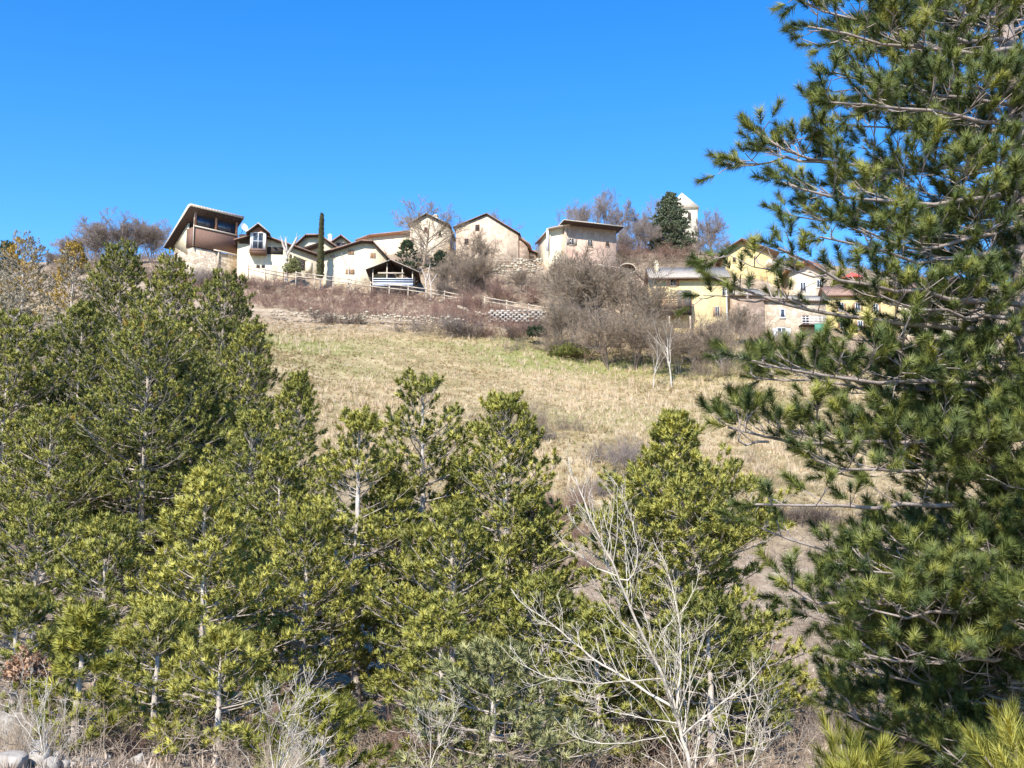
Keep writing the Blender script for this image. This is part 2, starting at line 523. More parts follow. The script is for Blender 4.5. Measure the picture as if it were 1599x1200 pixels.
def gz(x, y):
    x = np.atleast_1d(np.asarray(x, float)); y = np.atleast_1d(np.asarray(y, float))
    cx = np.clip(x, -75 - np.maximum(0, y) * 0.1, 75 + np.maximum(0, y) * 0.1); cy = np.clip(y, -6, 205)
    out = np.empty_like(cx)
    for i in range(0, len(cx), 20000):
        a, b = cx[i:i + 20000], cy[i:i + 20000]
        d2 = (a[:, None] - P_[None, :, 0]) ** 2 + (b[:, None] - P_[None, :, 1]) ** 2
        out[i:i + 20000] = tps(d2) @ _W[:_n] + _W[_n] + _W[_n + 1] * a + _W[_n + 2] * b
    far = np.clip((y - 195) / 300, 0, 1)
    out = out * (1 - far) + 5 * far
    # small bumps and terracing
    out += 0.18 * np.sin(x * 0.61 + 1.3 * np.sin(y * 0.23)) * np.sin(y * 0.47 + 0.7 * np.sin(x * 0.31)) * np.clip(y / 60, 0.2, 1)
    return out


def ground_at(px, py, d0=9.0, d1=80.0):
    """distance at which the ground is seen at photo pixel (px, py)"""
    dd = np.linspace(d0, d1, 900)
    r = ray(px, py)
    hit = gz(r[0] / r[1] * dd, dd) >= r[2] / r[1] * dd
    return float(dd[np.argmax(hit)]) if hit.any() else d1


def g1(x, y):
    return float(gz(x, y)[0])


gx = np.concatenate([np.linspace(-3000, -130, 24)[:-1], np.linspace(-130, 130, 331), np.linspace(130, 3000, 24)[1:]])
gy = np.concatenate([np.linspace(-600, -12, 12)[:-1], np.linspace(-12, 215, 331), np.linspace(215, 3500, 40)[1:]])
GX, GY = np.meshgrid(gx, gy)
GZ = gz(GX.ravel(), GY.ravel())
nx_, ny_ = len(gx), len(gy)
ii, jj = np.meshgrid(np.arange(nx_ - 1), np.arange(ny_ - 1))
k0 = (jj * nx_ + ii).ravel()
terr = mesh_np('hillside_terrain', np.stack([GX.ravel(), GY.ravel(), GZ], 1), quads=np.stack([k0, k0 + 1, k0 + nx_ + 1, k0 + nx_], 1), smooth=True)
tag(terr, kind='structure')


def greenness(x, y):
    """where the meadow is green: wet strip at the left, track edge at the right of the long shrub"""
    g = np.zeros(len(x))
    for px, py, d, sx, sy, a in [(470, 545, 118, 9, 4, 1.0), (440, 530, 122, 6, 3, 1.1), (560, 580, 108, 8, 4, .45), (810, 540, 125, 4.5, 6, 1.1), (850, 565, 120, 7, 4, .9),
                                 (1000, 570, 120, 12, 3.5, .8), (1130, 560, 120, 8, 5, .8), (1060, 640, 98, 10, 4, .35), (900, 660, 94, 9, 4, .35), (1200, 620, 104, 9, 3, .4), (700, 545, 124, 9, 1.6, .5)]:
        p = at(px, py, d)
        g += a * np.exp(-((x - p[0]) / sx) ** 2 - ((y - p[1]) / sy) ** 2)
    return np.clip(g, 0, 1)


tv = terr.data.attributes.new('green', 'FLOAT', 'POINT')
tv.data.foreach_set('value', greenness(GX.ravel(), GY.ravel()).astype(np.float32))
brown = np.clip((np.clip((GY.ravel() - 127) / 6, 0, 1) + np.clip((72 - GY.ravel()) / 14, 0, 1)), 0, 1)
tb = terr.data.attributes.new('soil', 'FLOAT', 'POINT')
tb.data.foreach_set('value', brown.astype(np.float32))

mt_, nt, b = new_mat('meadow_ground')
n1 = noise(nt, 0.35, 8, 0.72, stretch=(1, 1.6, 1))
r1 = ramp(nt, [(0.30, (0.15, 0.125, 0.055)), (0.43, (0.27, 0.21, 0.105)), (0.55, (0.40, 0.31, 0.17)), (0.70, (0.56, 0.45, 0.28))])
nt.links.new(n1.outputs['Fac'], r1.inputs['Fac'])
n2 = noise(nt, 1.6, 6, 0.7)
r2 = ramp(nt, [(0.3, (0.15, 0.16, 0.05)), (0.55, (0.25, 0.25, 0.085)), (0.75, (0.44, 0.38, 0.18))])
nt.links.new(n2.outputs['Fac'], r2.inputs['Fac'])
ag = nt.nodes.new('ShaderNodeAttribute'); ag.attribute_name = 'green'
mm = nt.nodes.new('ShaderNodeMath'); mm.operation = 'MULTIPLY'
nt.links.new(ag.outputs['Fac'], mm.inputs[0])
r3 = ramp(nt, [(0.3, (0.35, 0.35, 0.35)), (0.6, (1, 1, 1))])
nt.links.new(n2.outputs['Fac'], r3.inputs['Fac'])
nt.links.new(r3.outputs['Color'], mm.inputs[1])
mx = nt.nodes.new('ShaderNodeMixRGB')
nt.links.new(mm.outputs['Value'], mx.inputs['Fac'])
nt.links.new(r1.outputs['Color'], mx.inputs['Color1'])
nt.links.new(r2.outputs['Color'], mx.inputs['Color2'])
n4 = noise(nt, 0.9, 8, 0.75)
r4 = ramp(nt, [(0.3, (0.18, 0.13, 0.085)), (0.5, (0.35, 0.265, 0.18)), (0.7, (0.54, 0.44, 0.32))])
nt.links.new(n4.outputs['Fac'], r4.inputs['Fac'])
as_ = nt.nodes.new('ShaderNodeAttribute'); as_.attribute_name = 'soil'
mx2 = nt.nodes.new('ShaderNodeMixRGB')
nt.links.new(as_.outputs['Fac'], mx2.inputs['Fac'])
nt.links.new(mx.outputs['Color'], mx2.inputs['Color1'])
nt.links.new(r4.outputs['Color'], mx2.inputs['Color2'])
nt.links.new(mx2.outputs['Color'], b.inputs['Base Color'])
b.inputs['Roughness'].default_value = 0.95
b.inputs['Specular IOR Level'].default_value = 0.1
bump(nt, b, n4.outputs['Fac'], 0.8, 0.3)
terr.data.materials.append(mt_)


# ------------------------------------------------------------------ blades (grass, weeds, litter)
def blades(name, x, y, h, w, lean, n_per, mat, tint, seed, z_off=-0.03):
    """tufts of n_per blades at (x, y); each blade one triangle"""
    g = rs(seed)
    N = len(x)
    z = gz(x, y) + z_off
    base = np.stack([x, y, z], 1)
    P = np.repeat(base, n_per, 0)
    H = np.repeat(h, n_per) * g.uniform(0.55, 1.1, N * n_per)
    Wd = np.repeat(w, n_per) * g.uniform(0.7, 1.2, N * n_per)
    az = g.uniform(0, 2 * math.pi, N * n_per)
    ln = np.abs(g.normal(0, lean, N * n_per))
    d = np.stack([np.cos(az) * np.sin(ln), np.sin(az) * np.sin(ln), np.cos(ln)], 1)
    P = P + np.stack([np.cos(az), np.sin(az), np.zeros_like(az)], 1) * (np.repeat(h, n_per) * 0.25 * g.uniform(0, 1, N * n_per))[:, None]
    a2 = g.uniform(0, math.pi, N * n_per)
    s_ = np.stack([np.cos(a2), np.sin(a2), np.zeros_like(a2)], 1)
    A = P - s_ * Wd[:, None]
    B = P + s_ * Wd[:, None]
    C = P + d * H[:, None]
    V = np.stack([A, B, C], 1).reshape(-1, 3)
    T = np.arange(N * n_per * 3).reshape(-1, 3)
    tt = np.clip(np.repeat(tint, n_per) + g.normal(0, 0.12, N * n_per), 0, 1)
    return mesh_np(name, V, tris=T, mat=mat, tint=tt)


def vnoise(x, y, s, seed=0):
    g = rs(seed)
    o = np.zeros(len(x))
    for k in range(6):
        a = g.uniform(0, 2 * math.pi); f = g.uniform(0.6, 1.8) / s
        o += np.sin(x * f * math.cos(a) + y * f * math.sin(a) + g.uniform(0, 6.28))
    return o / 6 * 1.6


g = rs(11)
N = 42000
xx = g.uniform(-62, 62, N); yy = g.uniform(66, 134, N)
keep = np.abs(xx) < yy * 0.52
xx, yy = xx[keep], yy[keep]
gr = greenness(xx, yy)
isg = g.uniform(0, 1, len(xx)) < gr * 0.85 + 0.05 + 0.16 * np.clip(vnoise(xx, yy, 7, 31), 0, 1)
dx, dy = xx[~isg], yy[~isg]
tn = np.clip(0.45 + 0.34 * vnoise(dx, dy, 5, 3) + 0.24 * vnoise(dx, dy * 1.5, 1.6, 13) + g.normal(0, 0.2, len(dx)), 0, 1)
o = blades('dry_meadow_grass', dx, dy, 0.22 + 0.22 * g.uniform(0, 1, len(dx)) ** 2, np.full(len(dx), 0.05), 0.75, 7, M['dry_grass'], tn, 21)
tag(o, 'straw coloured dry grass covering the sloping meadow', 'grass', kind='stuff')
ex, ey = xx[isg], yy[isg]
o = blades('green_meadow_grass', ex, ey, g.uniform(0.12, 0.3, len(ex)), np.full(len(ex), 0.05), 0.7, 7, M['green_grass'], np.clip(g.normal(0.5, 0.25, len(ex)), 0, 1), 22)
tag(o, 'fresh green grass in strips and patches of the meadow', 'grass', kind='stuff')
# taller pale stalks, in clumps
N = 5200
xx = g.uniform(-55, 55, N); yy = g.uniform(72, 128, N)
k = (np.abs(xx) < yy * 0.5) & (vnoise(xx, yy, 6, 9) > -0.15)
xx, yy = xx[k], yy[k]
o = blades('tall_dry_weeds', xx, yy, g.uniform(0.45, 0.95, len(xx)), np.full(len(xx), 0.035), 0.4, 12, M['dry_grass'], np.clip(g.normal(0.85, 0.15, len(xx)), 0, 1), 23)
tag(o, 'pale clumps of tall dead weeds scattered over the meadow', 'grass', kind='stuff')
# leaf litter and dry grass under the pines
N = 30000
yy = 12 + 56 * g.uniform(0, 1, N) ** 0.9; xx = g.uniform(-1, 1, N) * (yy * 0.52 + 2)
o = blades('leaf_litter', xx, yy, g.uniform(0.08, 0.32, N), np.full(N, 0.022), 1.0, 6, M['litter'], np.clip(g.normal(0.5, 0.25, N) + 0.2 * vnoise(xx, yy, 3, 4), 0, 1), 24)
tag(o, 'brown leaf litter and dead grass under the pines', 'leaf litter', kind='stuff')


# ------------------------------------------------------------------ needles on shoots
def shoot_template(n, length, nl, w, spread, seed, kinds=6, narrow=0.65, t0=0.0):
    """n needles round a shoot of the given length; returns kinds x (n*3, 3)"""
    out = []
    for k in range(kinds):
        g = rs(seed * 31 + k)
        t = t0 + (1 - t0) * g.uniform(0, 1, n) ** 0.8
        ph = g.uniform(0, 2 * math.pi, n)
        th = R(spread) * g.uniform(0.55, 1.25, n) * (1.15 - narrow * t)
        base = np.stack([np.zeros(n), np.zeros(n), t * length], 1)
        d = np.stack([np.sin(th) * np.cos(ph), np.sin(th) * np.sin(ph), np.cos(th)], 1)
        L = nl * g.uniform(0.75, 1.15, n)
        sv = norm(np.cross(d, g.normal(0, 1, (n, 3))))
        A = base - sv * w; B = base + sv * w
        C = base + d * L[:, None]
        # the shoot reads as a rounded brush: shading normals lean away from its middle
        o_ = norm((A + B + C) / 3 - np.array([0, 0, length * .45]))
        gn = np.cross(B - A, C - A)
        fl = (gn * o_).sum(1) < 0
        A2 = np.where(fl[:, None], B, A); B2 = np.where(fl[:, None], A, B)
        gn = norm(np.where(fl[:, None], -gn, gn))
        nn = norm(o_ * .6 + gn * .5)
        out.append(np.stack([np.stack([A2, B2, C], 1).reshape(-1, 3), np.repeat(nn, 3, 0)]))
    return np.array(out)


def needles_mesh(name, pos, axis, scale, tint, tmpl, mat, parent, seed):
    g = rs(seed)
    N = len(pos)
    axis = norm(axis)
    u, w = frames(axis)
    ro = g.uniform(0, 2 * math.pi, N)
    u2 = u * np.cos(ro)[:, None] + w * np.sin(ro)[:, None]
    w2 = np.cross(axis, u2)
    kind = g.randint(0, len(tmpl), N)
    TT = tmpl[kind]
    T = TT[:, 0] * scale[:, None, None]
    Nn = TT[:, 1]
    Nn = Nn[:, :, 0:1] * u2[:, None, :] + Nn[:, :, 1:2] * w2[:, None, :] + Nn[:, :, 2:3] * axis[:, None, :]
    V = pos[:, None, :] + T[:, :, 0:1] * u2[:, None, :] + T[:, :, 1:2] * w2[:, None, :] + T[:, :, 2:3] * axis[:, None, :]
    nt_ = tmpl.shape[2] // 3
    tt = np.clip(np.repeat(tint, nt_) + g.normal(0, 0.06, N * nt_), 0, 1)
    return mesh_np(name, V.reshape(-1, 3), tris=np.arange(N * nt_ * 3).reshape(-1, 3), mat=mat, parent=parent, tint=tt, normals=Nn.reshape(-1, 3))


def rot_about(v, ax, ang):
    """rotate rows of v about unit rows ax by ang"""
    c, s_ = np.cos(ang)[:, None], np.sin(ang)[:, None]
    return v * c + np.cross(ax, v) * s_ + ax * (np.sum(ax * v, 1, keepdims=True)) * (1 - c)


UP = np.array([0, 0, 1.0])


def secondaries(g, polys, Ls, sec_sp, l_k, u0=0.2):
    """side twigs along primary polylines -> (p0, dir, length, u)"""
    P0, D, LL, U = [], [], [], []
    for P, L in zip(polys, Ls):
        n = max(3, int(L * (1 - u0) / sec_sp))
        u = u0 + (1 - u0) * (np.arange(n) + g.uniform(-0.3, 0.3, n) + 0.5) / n
        u = np.clip(u, 0.02, 0.995)
        m = len(P) - 1
        f = u * m
        i = np.minimum(f.astype(int), m - 1)
        fr = (f - i)[:, None]
        p = P[i] * (1 - fr) + P[i + 1] * fr
        t = norm(P[i + 1] - P[i])
        side = np.where(np.arange(n) % 2 == 0, 1, -1) * g.uniform(0.75, 1.25, n)
        upv = norm(np.tile(UP, (n, 1)) - t * t[:, 2:3] + 1e-6)
        d = rot_about(t, upv, side * R(52))
        d = norm(d + UP * g.uniform(-0.05, 0.55, n)[:, None] + g.normal(0, 0.12, (n, 3)))
        ll = (0.14 + l_k * L * (1 - u) ** 0.8) * g.uniform(0.6, 1.25, n)
        P0.append(p); D.append(d); LL.append(ll); U.append(u)
    return np.concatenate(P0), np.concatenate(D), np.concatenate(LL), np.concatenate(U)


def crown_from(g, polys, Ls, sec_sp=0.22, l_k=0.42, shoot_sp=0.17, u0=0.2, tip_up=0.5, lmax=1.1, side_shoots=1.0):
    """twig segments and needle shoots for a set of primary branches"""
    p, d, l, u = secondaries(g, polys, Ls, sec_sp, l_k, u0)
    l = np.minimum(l, lmax)
    # twig: three pieces, bending upwards
    d2 = norm(d + UP * (0.25 * tip_up)); d3 = norm(d + UP * (0.7 * tip_up))
    a1 = p + d * (l * 0.4)[:, None]
    a2 = a1 + d2 * (l * 0.35)[:, None]
    a3 = a2 + d3 * (l * 0.25)[:, None]
    S0 = [p, a1, a2]; S1 = [a1, a2, a3]
    pos, axis = [a3], [d3]
    ns = np.maximum(1, (l / shoot_sp * side_shoots)).astype(int)
    for k in range(int(ns.max())):
        m = ns > k
        if not m.any():
            break
        f = np.clip(0.3 + 0.7 * (k + g.uniform(0.1, 0.9, m.sum())) / ns[m], 0, 0.98)
        f = np.where(l[m] < 0.3, 0.3 + 0.6 * g.uniform(0, 1, m.sum()), f)
        q = np.where((f < 0.4)[:, None], p[m] + d[m] * (l[m] * f)[:, None], np.where((f < 0.75)[:, None], a1[m] + d2[m] * (l[m] * (f - 0.4))[:, None], a2[m] + d3[m] * (l[m] * (f - 0.75))[:, None]))
        sd = rot_about(d[m], norm(np.tile(UP, (m.sum(), 1)) + g.normal(0, 0.5, (m.sum(), 3))), np.where(g.uniform(0, 1, m.sum()) < 0.5, -1, 1) * R(45) * g.uniform(0.6, 1.3, m.sum()))
        sd = norm(sd + UP * (g.uniform(0.0, 0.9, m.sum()) * tip_up * 1.3)[:, None])
        sl = g.uniform(0.05, 0.16, m.sum())
        e = q + sd * sl[:, None]
        S0.append(q); S1.append(e)
        pos.append(e); axis.append(norm(sd + UP * (0.35 * tip_up)))
    n1 = len(p)
    return np.concatenate(S0), np.concatenate(S1), np.concatenate(pos), np.concatenate(axis), l


def pine_tree(base, H, Rm, zb, seed, label, group='pines on the slope in front of the meadow', name='pine_tree', mat='needle', prof='round', whorl=0.36, nb=6,
              n_need=44, nlen=0.105, nw=0.0135, sl=0.14, lean=(0, 0), r0=None, sec_sp=0.22, l_k=0.42, shoot_sp=0.21, bark='bark_pale', dead=0.5, tint_mu=0.5, top=None, sparse=0.0, el_lo=-8, el_hi=46,
              tmpl_spread=62, extra_mat=None, extra_frac=0.0, side_shoots=1.0, tint_sd=0.2, lop=None):
    g = rs(seed)
    r0 = r0 or 0.055 + H * 0.011
    root = empty(name, base)
    tag(root, label, 'pine tree', group)
    nz = 16
    tz = np.linspace(0, 1, nz)
    wob = np.cumsum(g.normal(0, 0.035, (nz, 2)), 0) * (H / 10)
    axis_xy = np.stack([lean[0] * tz ** 1.3 * H, lean[1] * tz ** 1.3 * H], 1) + wob - wob[0] * 1
    axis_xy = axis_xy - np.outer(tz, axis_xy[-1] - np.array([lean[0] * H, lean[1] * H]))
    tp = np.column_stack([axis_xy, tz * H])
    tp[0, 2] = -0.5
    tube_mesh('trunk', tp, r0 * (1 - tz) ** 0.85 + 0.012, M[bark], root, 8, 0.04, seed)

    def trunk_at(z):
        t = np.clip(z / H, 0, 1)
        return np.array([np.interp(t, tz, tp[:, 0]), np.interp(t, tz, tp[:, 1]), z])
    polys, Ls, rads = [], [], []
    z = zb * H
    while z < H * 0.985:
        t = (z - zb * H) / (H - zb * H)
        if prof == 'round':
            pr = min(1, 0.55 + t * 2.2) * (1 - t) ** 0.62 * 1.12
        elif prof == 'dome':
            pr = min(1, 0.65 + t * 2) * (1 - t) ** 0.45 * 1.02
        elif prof == 'cone':
            pr = min(1, 0.7 + t * 2) * (1 - t) ** 0.9 * 1.05 + 0.03
        elif prof == 'broad':
            pr = min(1, 0.75 + t) * (1 - t ** 1.6) ** 0.9 * (0.82 + 0.25 * math.sin(t * 14))
        else:
            pr = (1 - t) ** 0.5
        n = max(3, int(round(nb * (0.8 + 0.4 * g.uniform()))))
        a0 = g.uniform(0, 6.28)
        for k in range(n):
            if g.uniform() < sparse:
                continue
            az = a0 + k * 2 * math.pi / n + g.normal(0, 0.25)
            L = max(min(0.22, Rm * .22), Rm * pr * g.uniform(0.62, 1.15))
            if lop is not None:
                L *= 1 + lop[1] * math.cos(az - lop[0])
            el = R(el_lo + (el_hi - el_lo) * t ** 1.2 + g.normal(0, 7))
            m = 7
            ss = np.linspace(0, 1, m)
            e = el + R(30) * ss ** 1.6
            h = np.array([math.cos(az), math.sin(az)])
            st = np.column_stack([np.cos(e) * h[0], np.cos(e) * h[1], np.sin(e)]) * (L / (m - 1))
            st += g.normal(0, 0.05, (m, 3)) * L / m
            P = trunk_at(z + g.normal(0, 0.06)) + np.concatenate([[[0, 0, 0]], np.cumsum(st[:-1], 0)])
            polys.append(P); Ls.append(L); rads.append(0.010 + 0.009 * L)
        z += whorl * g.uniform(0.75, 1.25) * (1.0 - 0.35 * t)
    S0, S1, pos, ax, l = crown_from(g, polys, Ls, sec_sp, l_k, shoot_sp, side_shoots=side_shoots)
    # leader and branch tips carry shoots too
    tips = np.array([P[-1] for P in polys]); td = norm(np.array([P[-1] - P[-2] for P in polys]) + UP * 0.02)
    lead = np.array([trunk_at(H - 0.05 - 0.12 * i) for i in range(5)])
    pos = np.concatenate([pos, tips, lead]); ax = np.concatenate([ax, td, np.tile(UP, (5, 1)) + g.normal(0, 0.35, (5, 3))])
    b0, b1, br0, br1 = [], [], [], []
    for P, rr in zip(polys, rads):
        f = np.linspace(1, 0.3, len(P))
        b0.append(P[:-1]); b1.append(P[1:]); br0.append(rr * f[:-1]); br1.append(rr * f[1:])
    # dead lower branches, bare
    nd = int(dead * 14)
    for k in range(nd):
        zz = g.uniform(0.12, max(0.2, zb + 0.35)) * H
        az = g.uniform(0, 6.28); L = Rm * g.uniform(0.3, 0.8)
        e = R(g.uniform(-25, 10)) + np.linspace(0, R(25), 5)
        st = np.column_stack([np.cos(e) * math.cos(az), np.cos(e) * math.sin(az), np.sin(e)]) * L / 4 + g.normal(0, 0.03, (5, 3))
        P = trunk_at(zz) + np.concatenate([[[0, 0, 0]], np.cumsum(st[:-1], 0)])
        f = np.linspace(1, 0.25, 5) * 0.018
        b0.append(P[:-1]); b1.append(P[1:]); br0.append(f[:-1]); br1.append(f[1:])
        for j in range(4):
            q = P[g.randint(1, 5)]
            dd = norm(st[2:3] + g.normal(0, 0.08, (1, 3)))[0]
            b0.append(q[None]); b1.append((q + dd * L * 0.3)[None]); br0.append(np.array([0.009])); br1.append(np.array([0.004]))
    ns = len(S0)
    b0.append(S0); b1.append(S1); br0.append(np.full(ns, 0.0075)); br1.append(np.full(ns, 0.005))
    segs_mesh('branches', np.concatenate(b0), np.concatenate(b1), np.concatenate(br0), np.concatenate(br1), M['branch_pale'], root, 3)
    tm = shoot_template(n_need, sl, nlen, nw, tmpl_spread, seed)
    N = len(pos)
    tint = np.clip(g.normal(tint_mu, tint_sd, N), 0, 0.82)
    sc = g.uniform(0.85, 1.5, N)
    if extra_mat and extra_frac > 0:
        zf = pos[:, 2] / H
        pick = g.uniform(0, 1, N) < extra_frac * np.clip((zf - 0.45) / 0.45, 0.05, 1) ** 1.5 * (0.3 + 1.4 * (np.sin(pos[:, 0] * 3 + pos[:, 2] * 1.7 + seed) > 0.1))
        if pick.sum() > 3:
            needles_mesh('dying_foliage', pos[pick], ax[pick], sc[pick], tint[pick], tm, M[extra_mat], root, seed + 7)
        pos, ax, sc, tint = pos[~pick], ax[~pick], sc[~pick], tint[~pick]
    needles_mesh('crown', pos, ax, sc, tint, tm, M[mat], root, seed + 5)
    return root, N


NSHOOT = 0


def pine_px(px, py, d, hw, seed, label, zb=0.12, **kw):
    """pine whose top is seen at photo pixel (px, py) at distance d, half-width hw photo pixels"""
    global NSHOOT
    top = at(px, py + (16 if d > 10 else 0), d)
    b_ = (top[0], top[1], g1(top[0], top[1]))
    H = top[2] - b_[2]
    if 'nw' not in kw:
        kw['nw'] = float(np.clip(.0122 * d / 30, .0070, .0135))
    if 'n_need' not in kw:
        kw['n_need'] = int(np.clip(46 * 30 / d, 36, 80))
    root, n = pine_tree(b_, H, hw * 1.55 * d / FPX, zb, seed, label, **kw)
    NSHOOT += n
    return root

# ------------------------------------------------------------------ pines of the middle ground
G1 = 'pines on the slope in front of the meadow'
pine_px(40, 362, 60, 62, 101, 'thin sickly pine at left edge, grey lichened twigs and orange top', 0.25, mat='lichen', extra_mat='needle_orange', extra_frac=.8, sparse=0.25, tint_mu=.45, n_need=16, group=G1)
pine_px(116, 372, 57, 50, 102, 'sickly pine with the brightest orange top, beside the lichened pine', 0.2, mat='lichen', extra_mat='needle_orange', extra_frac=1.3, sparse=0.1, tint_mu=.6, n_need=20, group=G1)
pine_px(12, 368, 66, 38, 103, 'dark pine at the left edge behind the lichened pine', 0.15, mat='needle_dark', group=G1)
pine_px(190, 376, 54, 72, 104, 'tall green pine in front of the bare grove, left of the glazed house', 0.12, prof='dome', group=G1, tint_mu=.36)
pine_px(272, 402, 50, 78, 105, 'dense pine just below the gable of the glazed house', 0.12, extra_mat='needle_orange', extra_frac=.03, prof='dome', group=G1, tint_mu=.42)
pine_px(352, 418, 47, 74, 106, 'dark dense round-topped pine below the dormer of the cream house', 0.12, prof='dome', group=G1, tint_mu=.3)
pine_px(396, 500, 45, 62, 107, 'pine on the right shoulder of the tall left grove, beside the meadow', 0.1, prof='dome', group=G1, tint_mu=.38)
pine_px(466, 582, 39, 62, 108, 'narrow pine standing against the meadow edge right of the tall grove', 0.1, group=G1, tint_mu=.45)
pine_px(18, 492, 42, 95, 109, 'bushy green pine at left edge under the lichened pine', 0.1, prof='dome', group=G1, tint_mu=.5)
pine_px(130, 470, 46, 84, 110, 'pine below the orange-topped pine, pale trunk showing beside it', 0.15, group=G1, tint_mu=.42)
pine_px(235, 500, 40, 112, 111, 'broad pine in the middle of the left grove', 0.1, extra_mat='needle_orange', extra_frac=.03, prof='dome', group=G1, tint_mu=.45)
pine_px(395, 640, 35, 96, 112, 'pine filling the grove between the yellow-green young pine and the meadow edge pine', 0.12, group=G1, tint_mu=.42, lop=(0, .1))
pine_px(318, 733, 25, 118, 113, 'bright yellow-green young pine in front of the left grove', 0.1, mat='needle', prof='cone', group=G1, tint_mu=.68, sl=.15, shoot_sp=.15)
pine_px(564, 640, 30, 82, 114, 'slender pine with a long bare pale trunk, second of the front row', 0.36, group=G1, tint_mu=.5, dead=1.2, sparse=.25)
pine_px(657, 578, 32, 108, 115, 'tallest front-row pine, open forked top against the meadow', 0.3, group=G1, tint_mu=.48, sparse=.2, whorl=.5, dead=.8)
pine_px(786, 614, 30, 100, 116, 'front-row pine with a narrow pointed top left of the bare sapling', 0.2, group=G1, tint_mu=.44, dead=.8, sparse=.06)
pine_px(1052, 648, 27, 165, 117, 'broad yellowish pine standing alone behind the bare sapling', 0.1, prof='broad', group=G1, tint_mu=.6, sl=.16, whorl=.34, nb=8, sec_sp=.19)
pine_px(612, 735, 31, 70, 150, 'pine between the slender pale-trunked pine and the forked-top pine', 0.15, group=G1, tint_mu=.5)
pine_px(722, 715, 33, 70, 151, 'pine behind the gap between the forked-top and pointed front pines', 0.12, group=G1, tint_mu=.45)
pine_px(826, 765, 30, 60, 152, 'small pine on the right flank of the pointed front pine', 0.12, group=G1, tint_mu=.5)
pine_px(437, 705, 33, 74, 153, 'pine in the left grove just below the meadow edge pine', 0.12, group=G1, tint_mu=.48)
pine_px(690, 950, 21.5, 74, 154, 'low pine left of the greyish conifer', 0.15, group=G1, tint_mu=.5, dead=.8)
pine_px(930, 960, 23, 70, 155, 'low pine seen through the left limbs of the bare sapling', 0.12, group=G1, tint_mu=.5, dead=.6)
pine_px(30, 930, 23, 74, 156, 'low pine at the left edge above the rust-leaved bush', 0.15, group=G1, tint_mu=.5, dead=.8)
pine_px(60, 800, 29, 105, 118, 'pine low at the left edge with clear ground above it', 0.2, group=G1, tint_mu=.5, dead=.7)
pine_px(165, 820, 27, 92, 119, 'pine left of the yellow-green young pine, lower branches dead', 0.25, group=G1, tint_mu=.55, dead=.9)
pine_px(478, 800, 28, 92, 120, 'pine between the yellow-green young pine and the slender pale-trunked pine', 0.2, group=G1, tint_mu=.5, dead=.8)
pine_px(705, 800, 27, 105, 121, 'low bushy pine at the foot of the forked-top pine', 0.22, group=G1, tint_mu=.46, dead=.8)
pine_px(846, 905, 25, 84, 122, 'low pine directly left of the bare sapling branches', 0.12, group=G1, tint_mu=.46)
pine_px(128, 962, 19.5, 42, 123, 'small bright pine at the bottom left near the boulders', 0.08, prof='cone', mat='needle_young', group=G1, tint_mu=.3, nlen=.13)
pine_px(345, 1010, 20, 92, 124, 'low pine at the bottom left with yellow-green sprays', 0.15, group=G1, tint_mu=.62, dead=.6)
pine_px(770, 1010, 20, 125, 125, 'greyish green feathery young conifer at the bottom centre', 0.08, mat='needle_grey', prof='cone', group=G1, tint_mu=.42, nlen=.11, el_lo=-12, el_hi=40)
pine_px(505, 1105, 17, 105, 126, 'low yellow-green conifer at the bottom edge left of centre', 0.08, mat='needle_young', prof='cone', group=G1, tint_mu=.25, nlen=.11, el_lo=-10, el_hi=40)
pine_px(1105, 940, 23, 88, 127, 'dark low pine behind the right side of the bare sapling', 0.15, group=G1, tint_mu=.3, dead=.8)
pine_px(248, 965, 22.5, 76, 128, 'pine with a thin pale trunk right of the small bright pine', 0.25, group=G1, tint_mu=.56, dead=.9)
pine_px(300, 560, 42, 95, 131, 'pine in the left grove between the broad pine and the meadow', 0.12, prof='dome', group=G1, tint_mu=.42)
pine_px(80, 640, 38, 92, 132, 'pine in the left grove above the patch of clear ground', 0.12, group=G1, tint_mu=.45)
pine_px(1440, 1010, 24, 120, 133, 'shaded green pine behind the lower boughs of the big pine', 0.1, group=G1, tint_mu=.4)
pine_px(1560, 940, 26, 110, 134, 'shaded pine at the right edge behind the big pine', 0.1, group=G1, tint_mu=.4)
# young pines close to the camera
kwy = dict(prof='cone', name='young_pine', mat='needle_young', n_need=150, nlen=.07, nw=.0013, sl=.11, whorl=.2, sec_sp=.11, shoot_sp=.09, r0=.02, dead=0, group='young pines close by at the bottom right', tmpl_spread=42, el_lo=20, el_hi=65)
pine_px(1345, 1205, 6.2, 34, 140, 'young pine top at the bottom edge below the big pine', 0.2, tint_mu=.35, **kwy)
pine_px(1600, 1215, 5.2, 46, 141, 'bright yellow-green young pine in the bottom right corner', 0.2, tint_mu=.55, **kwy)
print('shoots', NSHOOT)

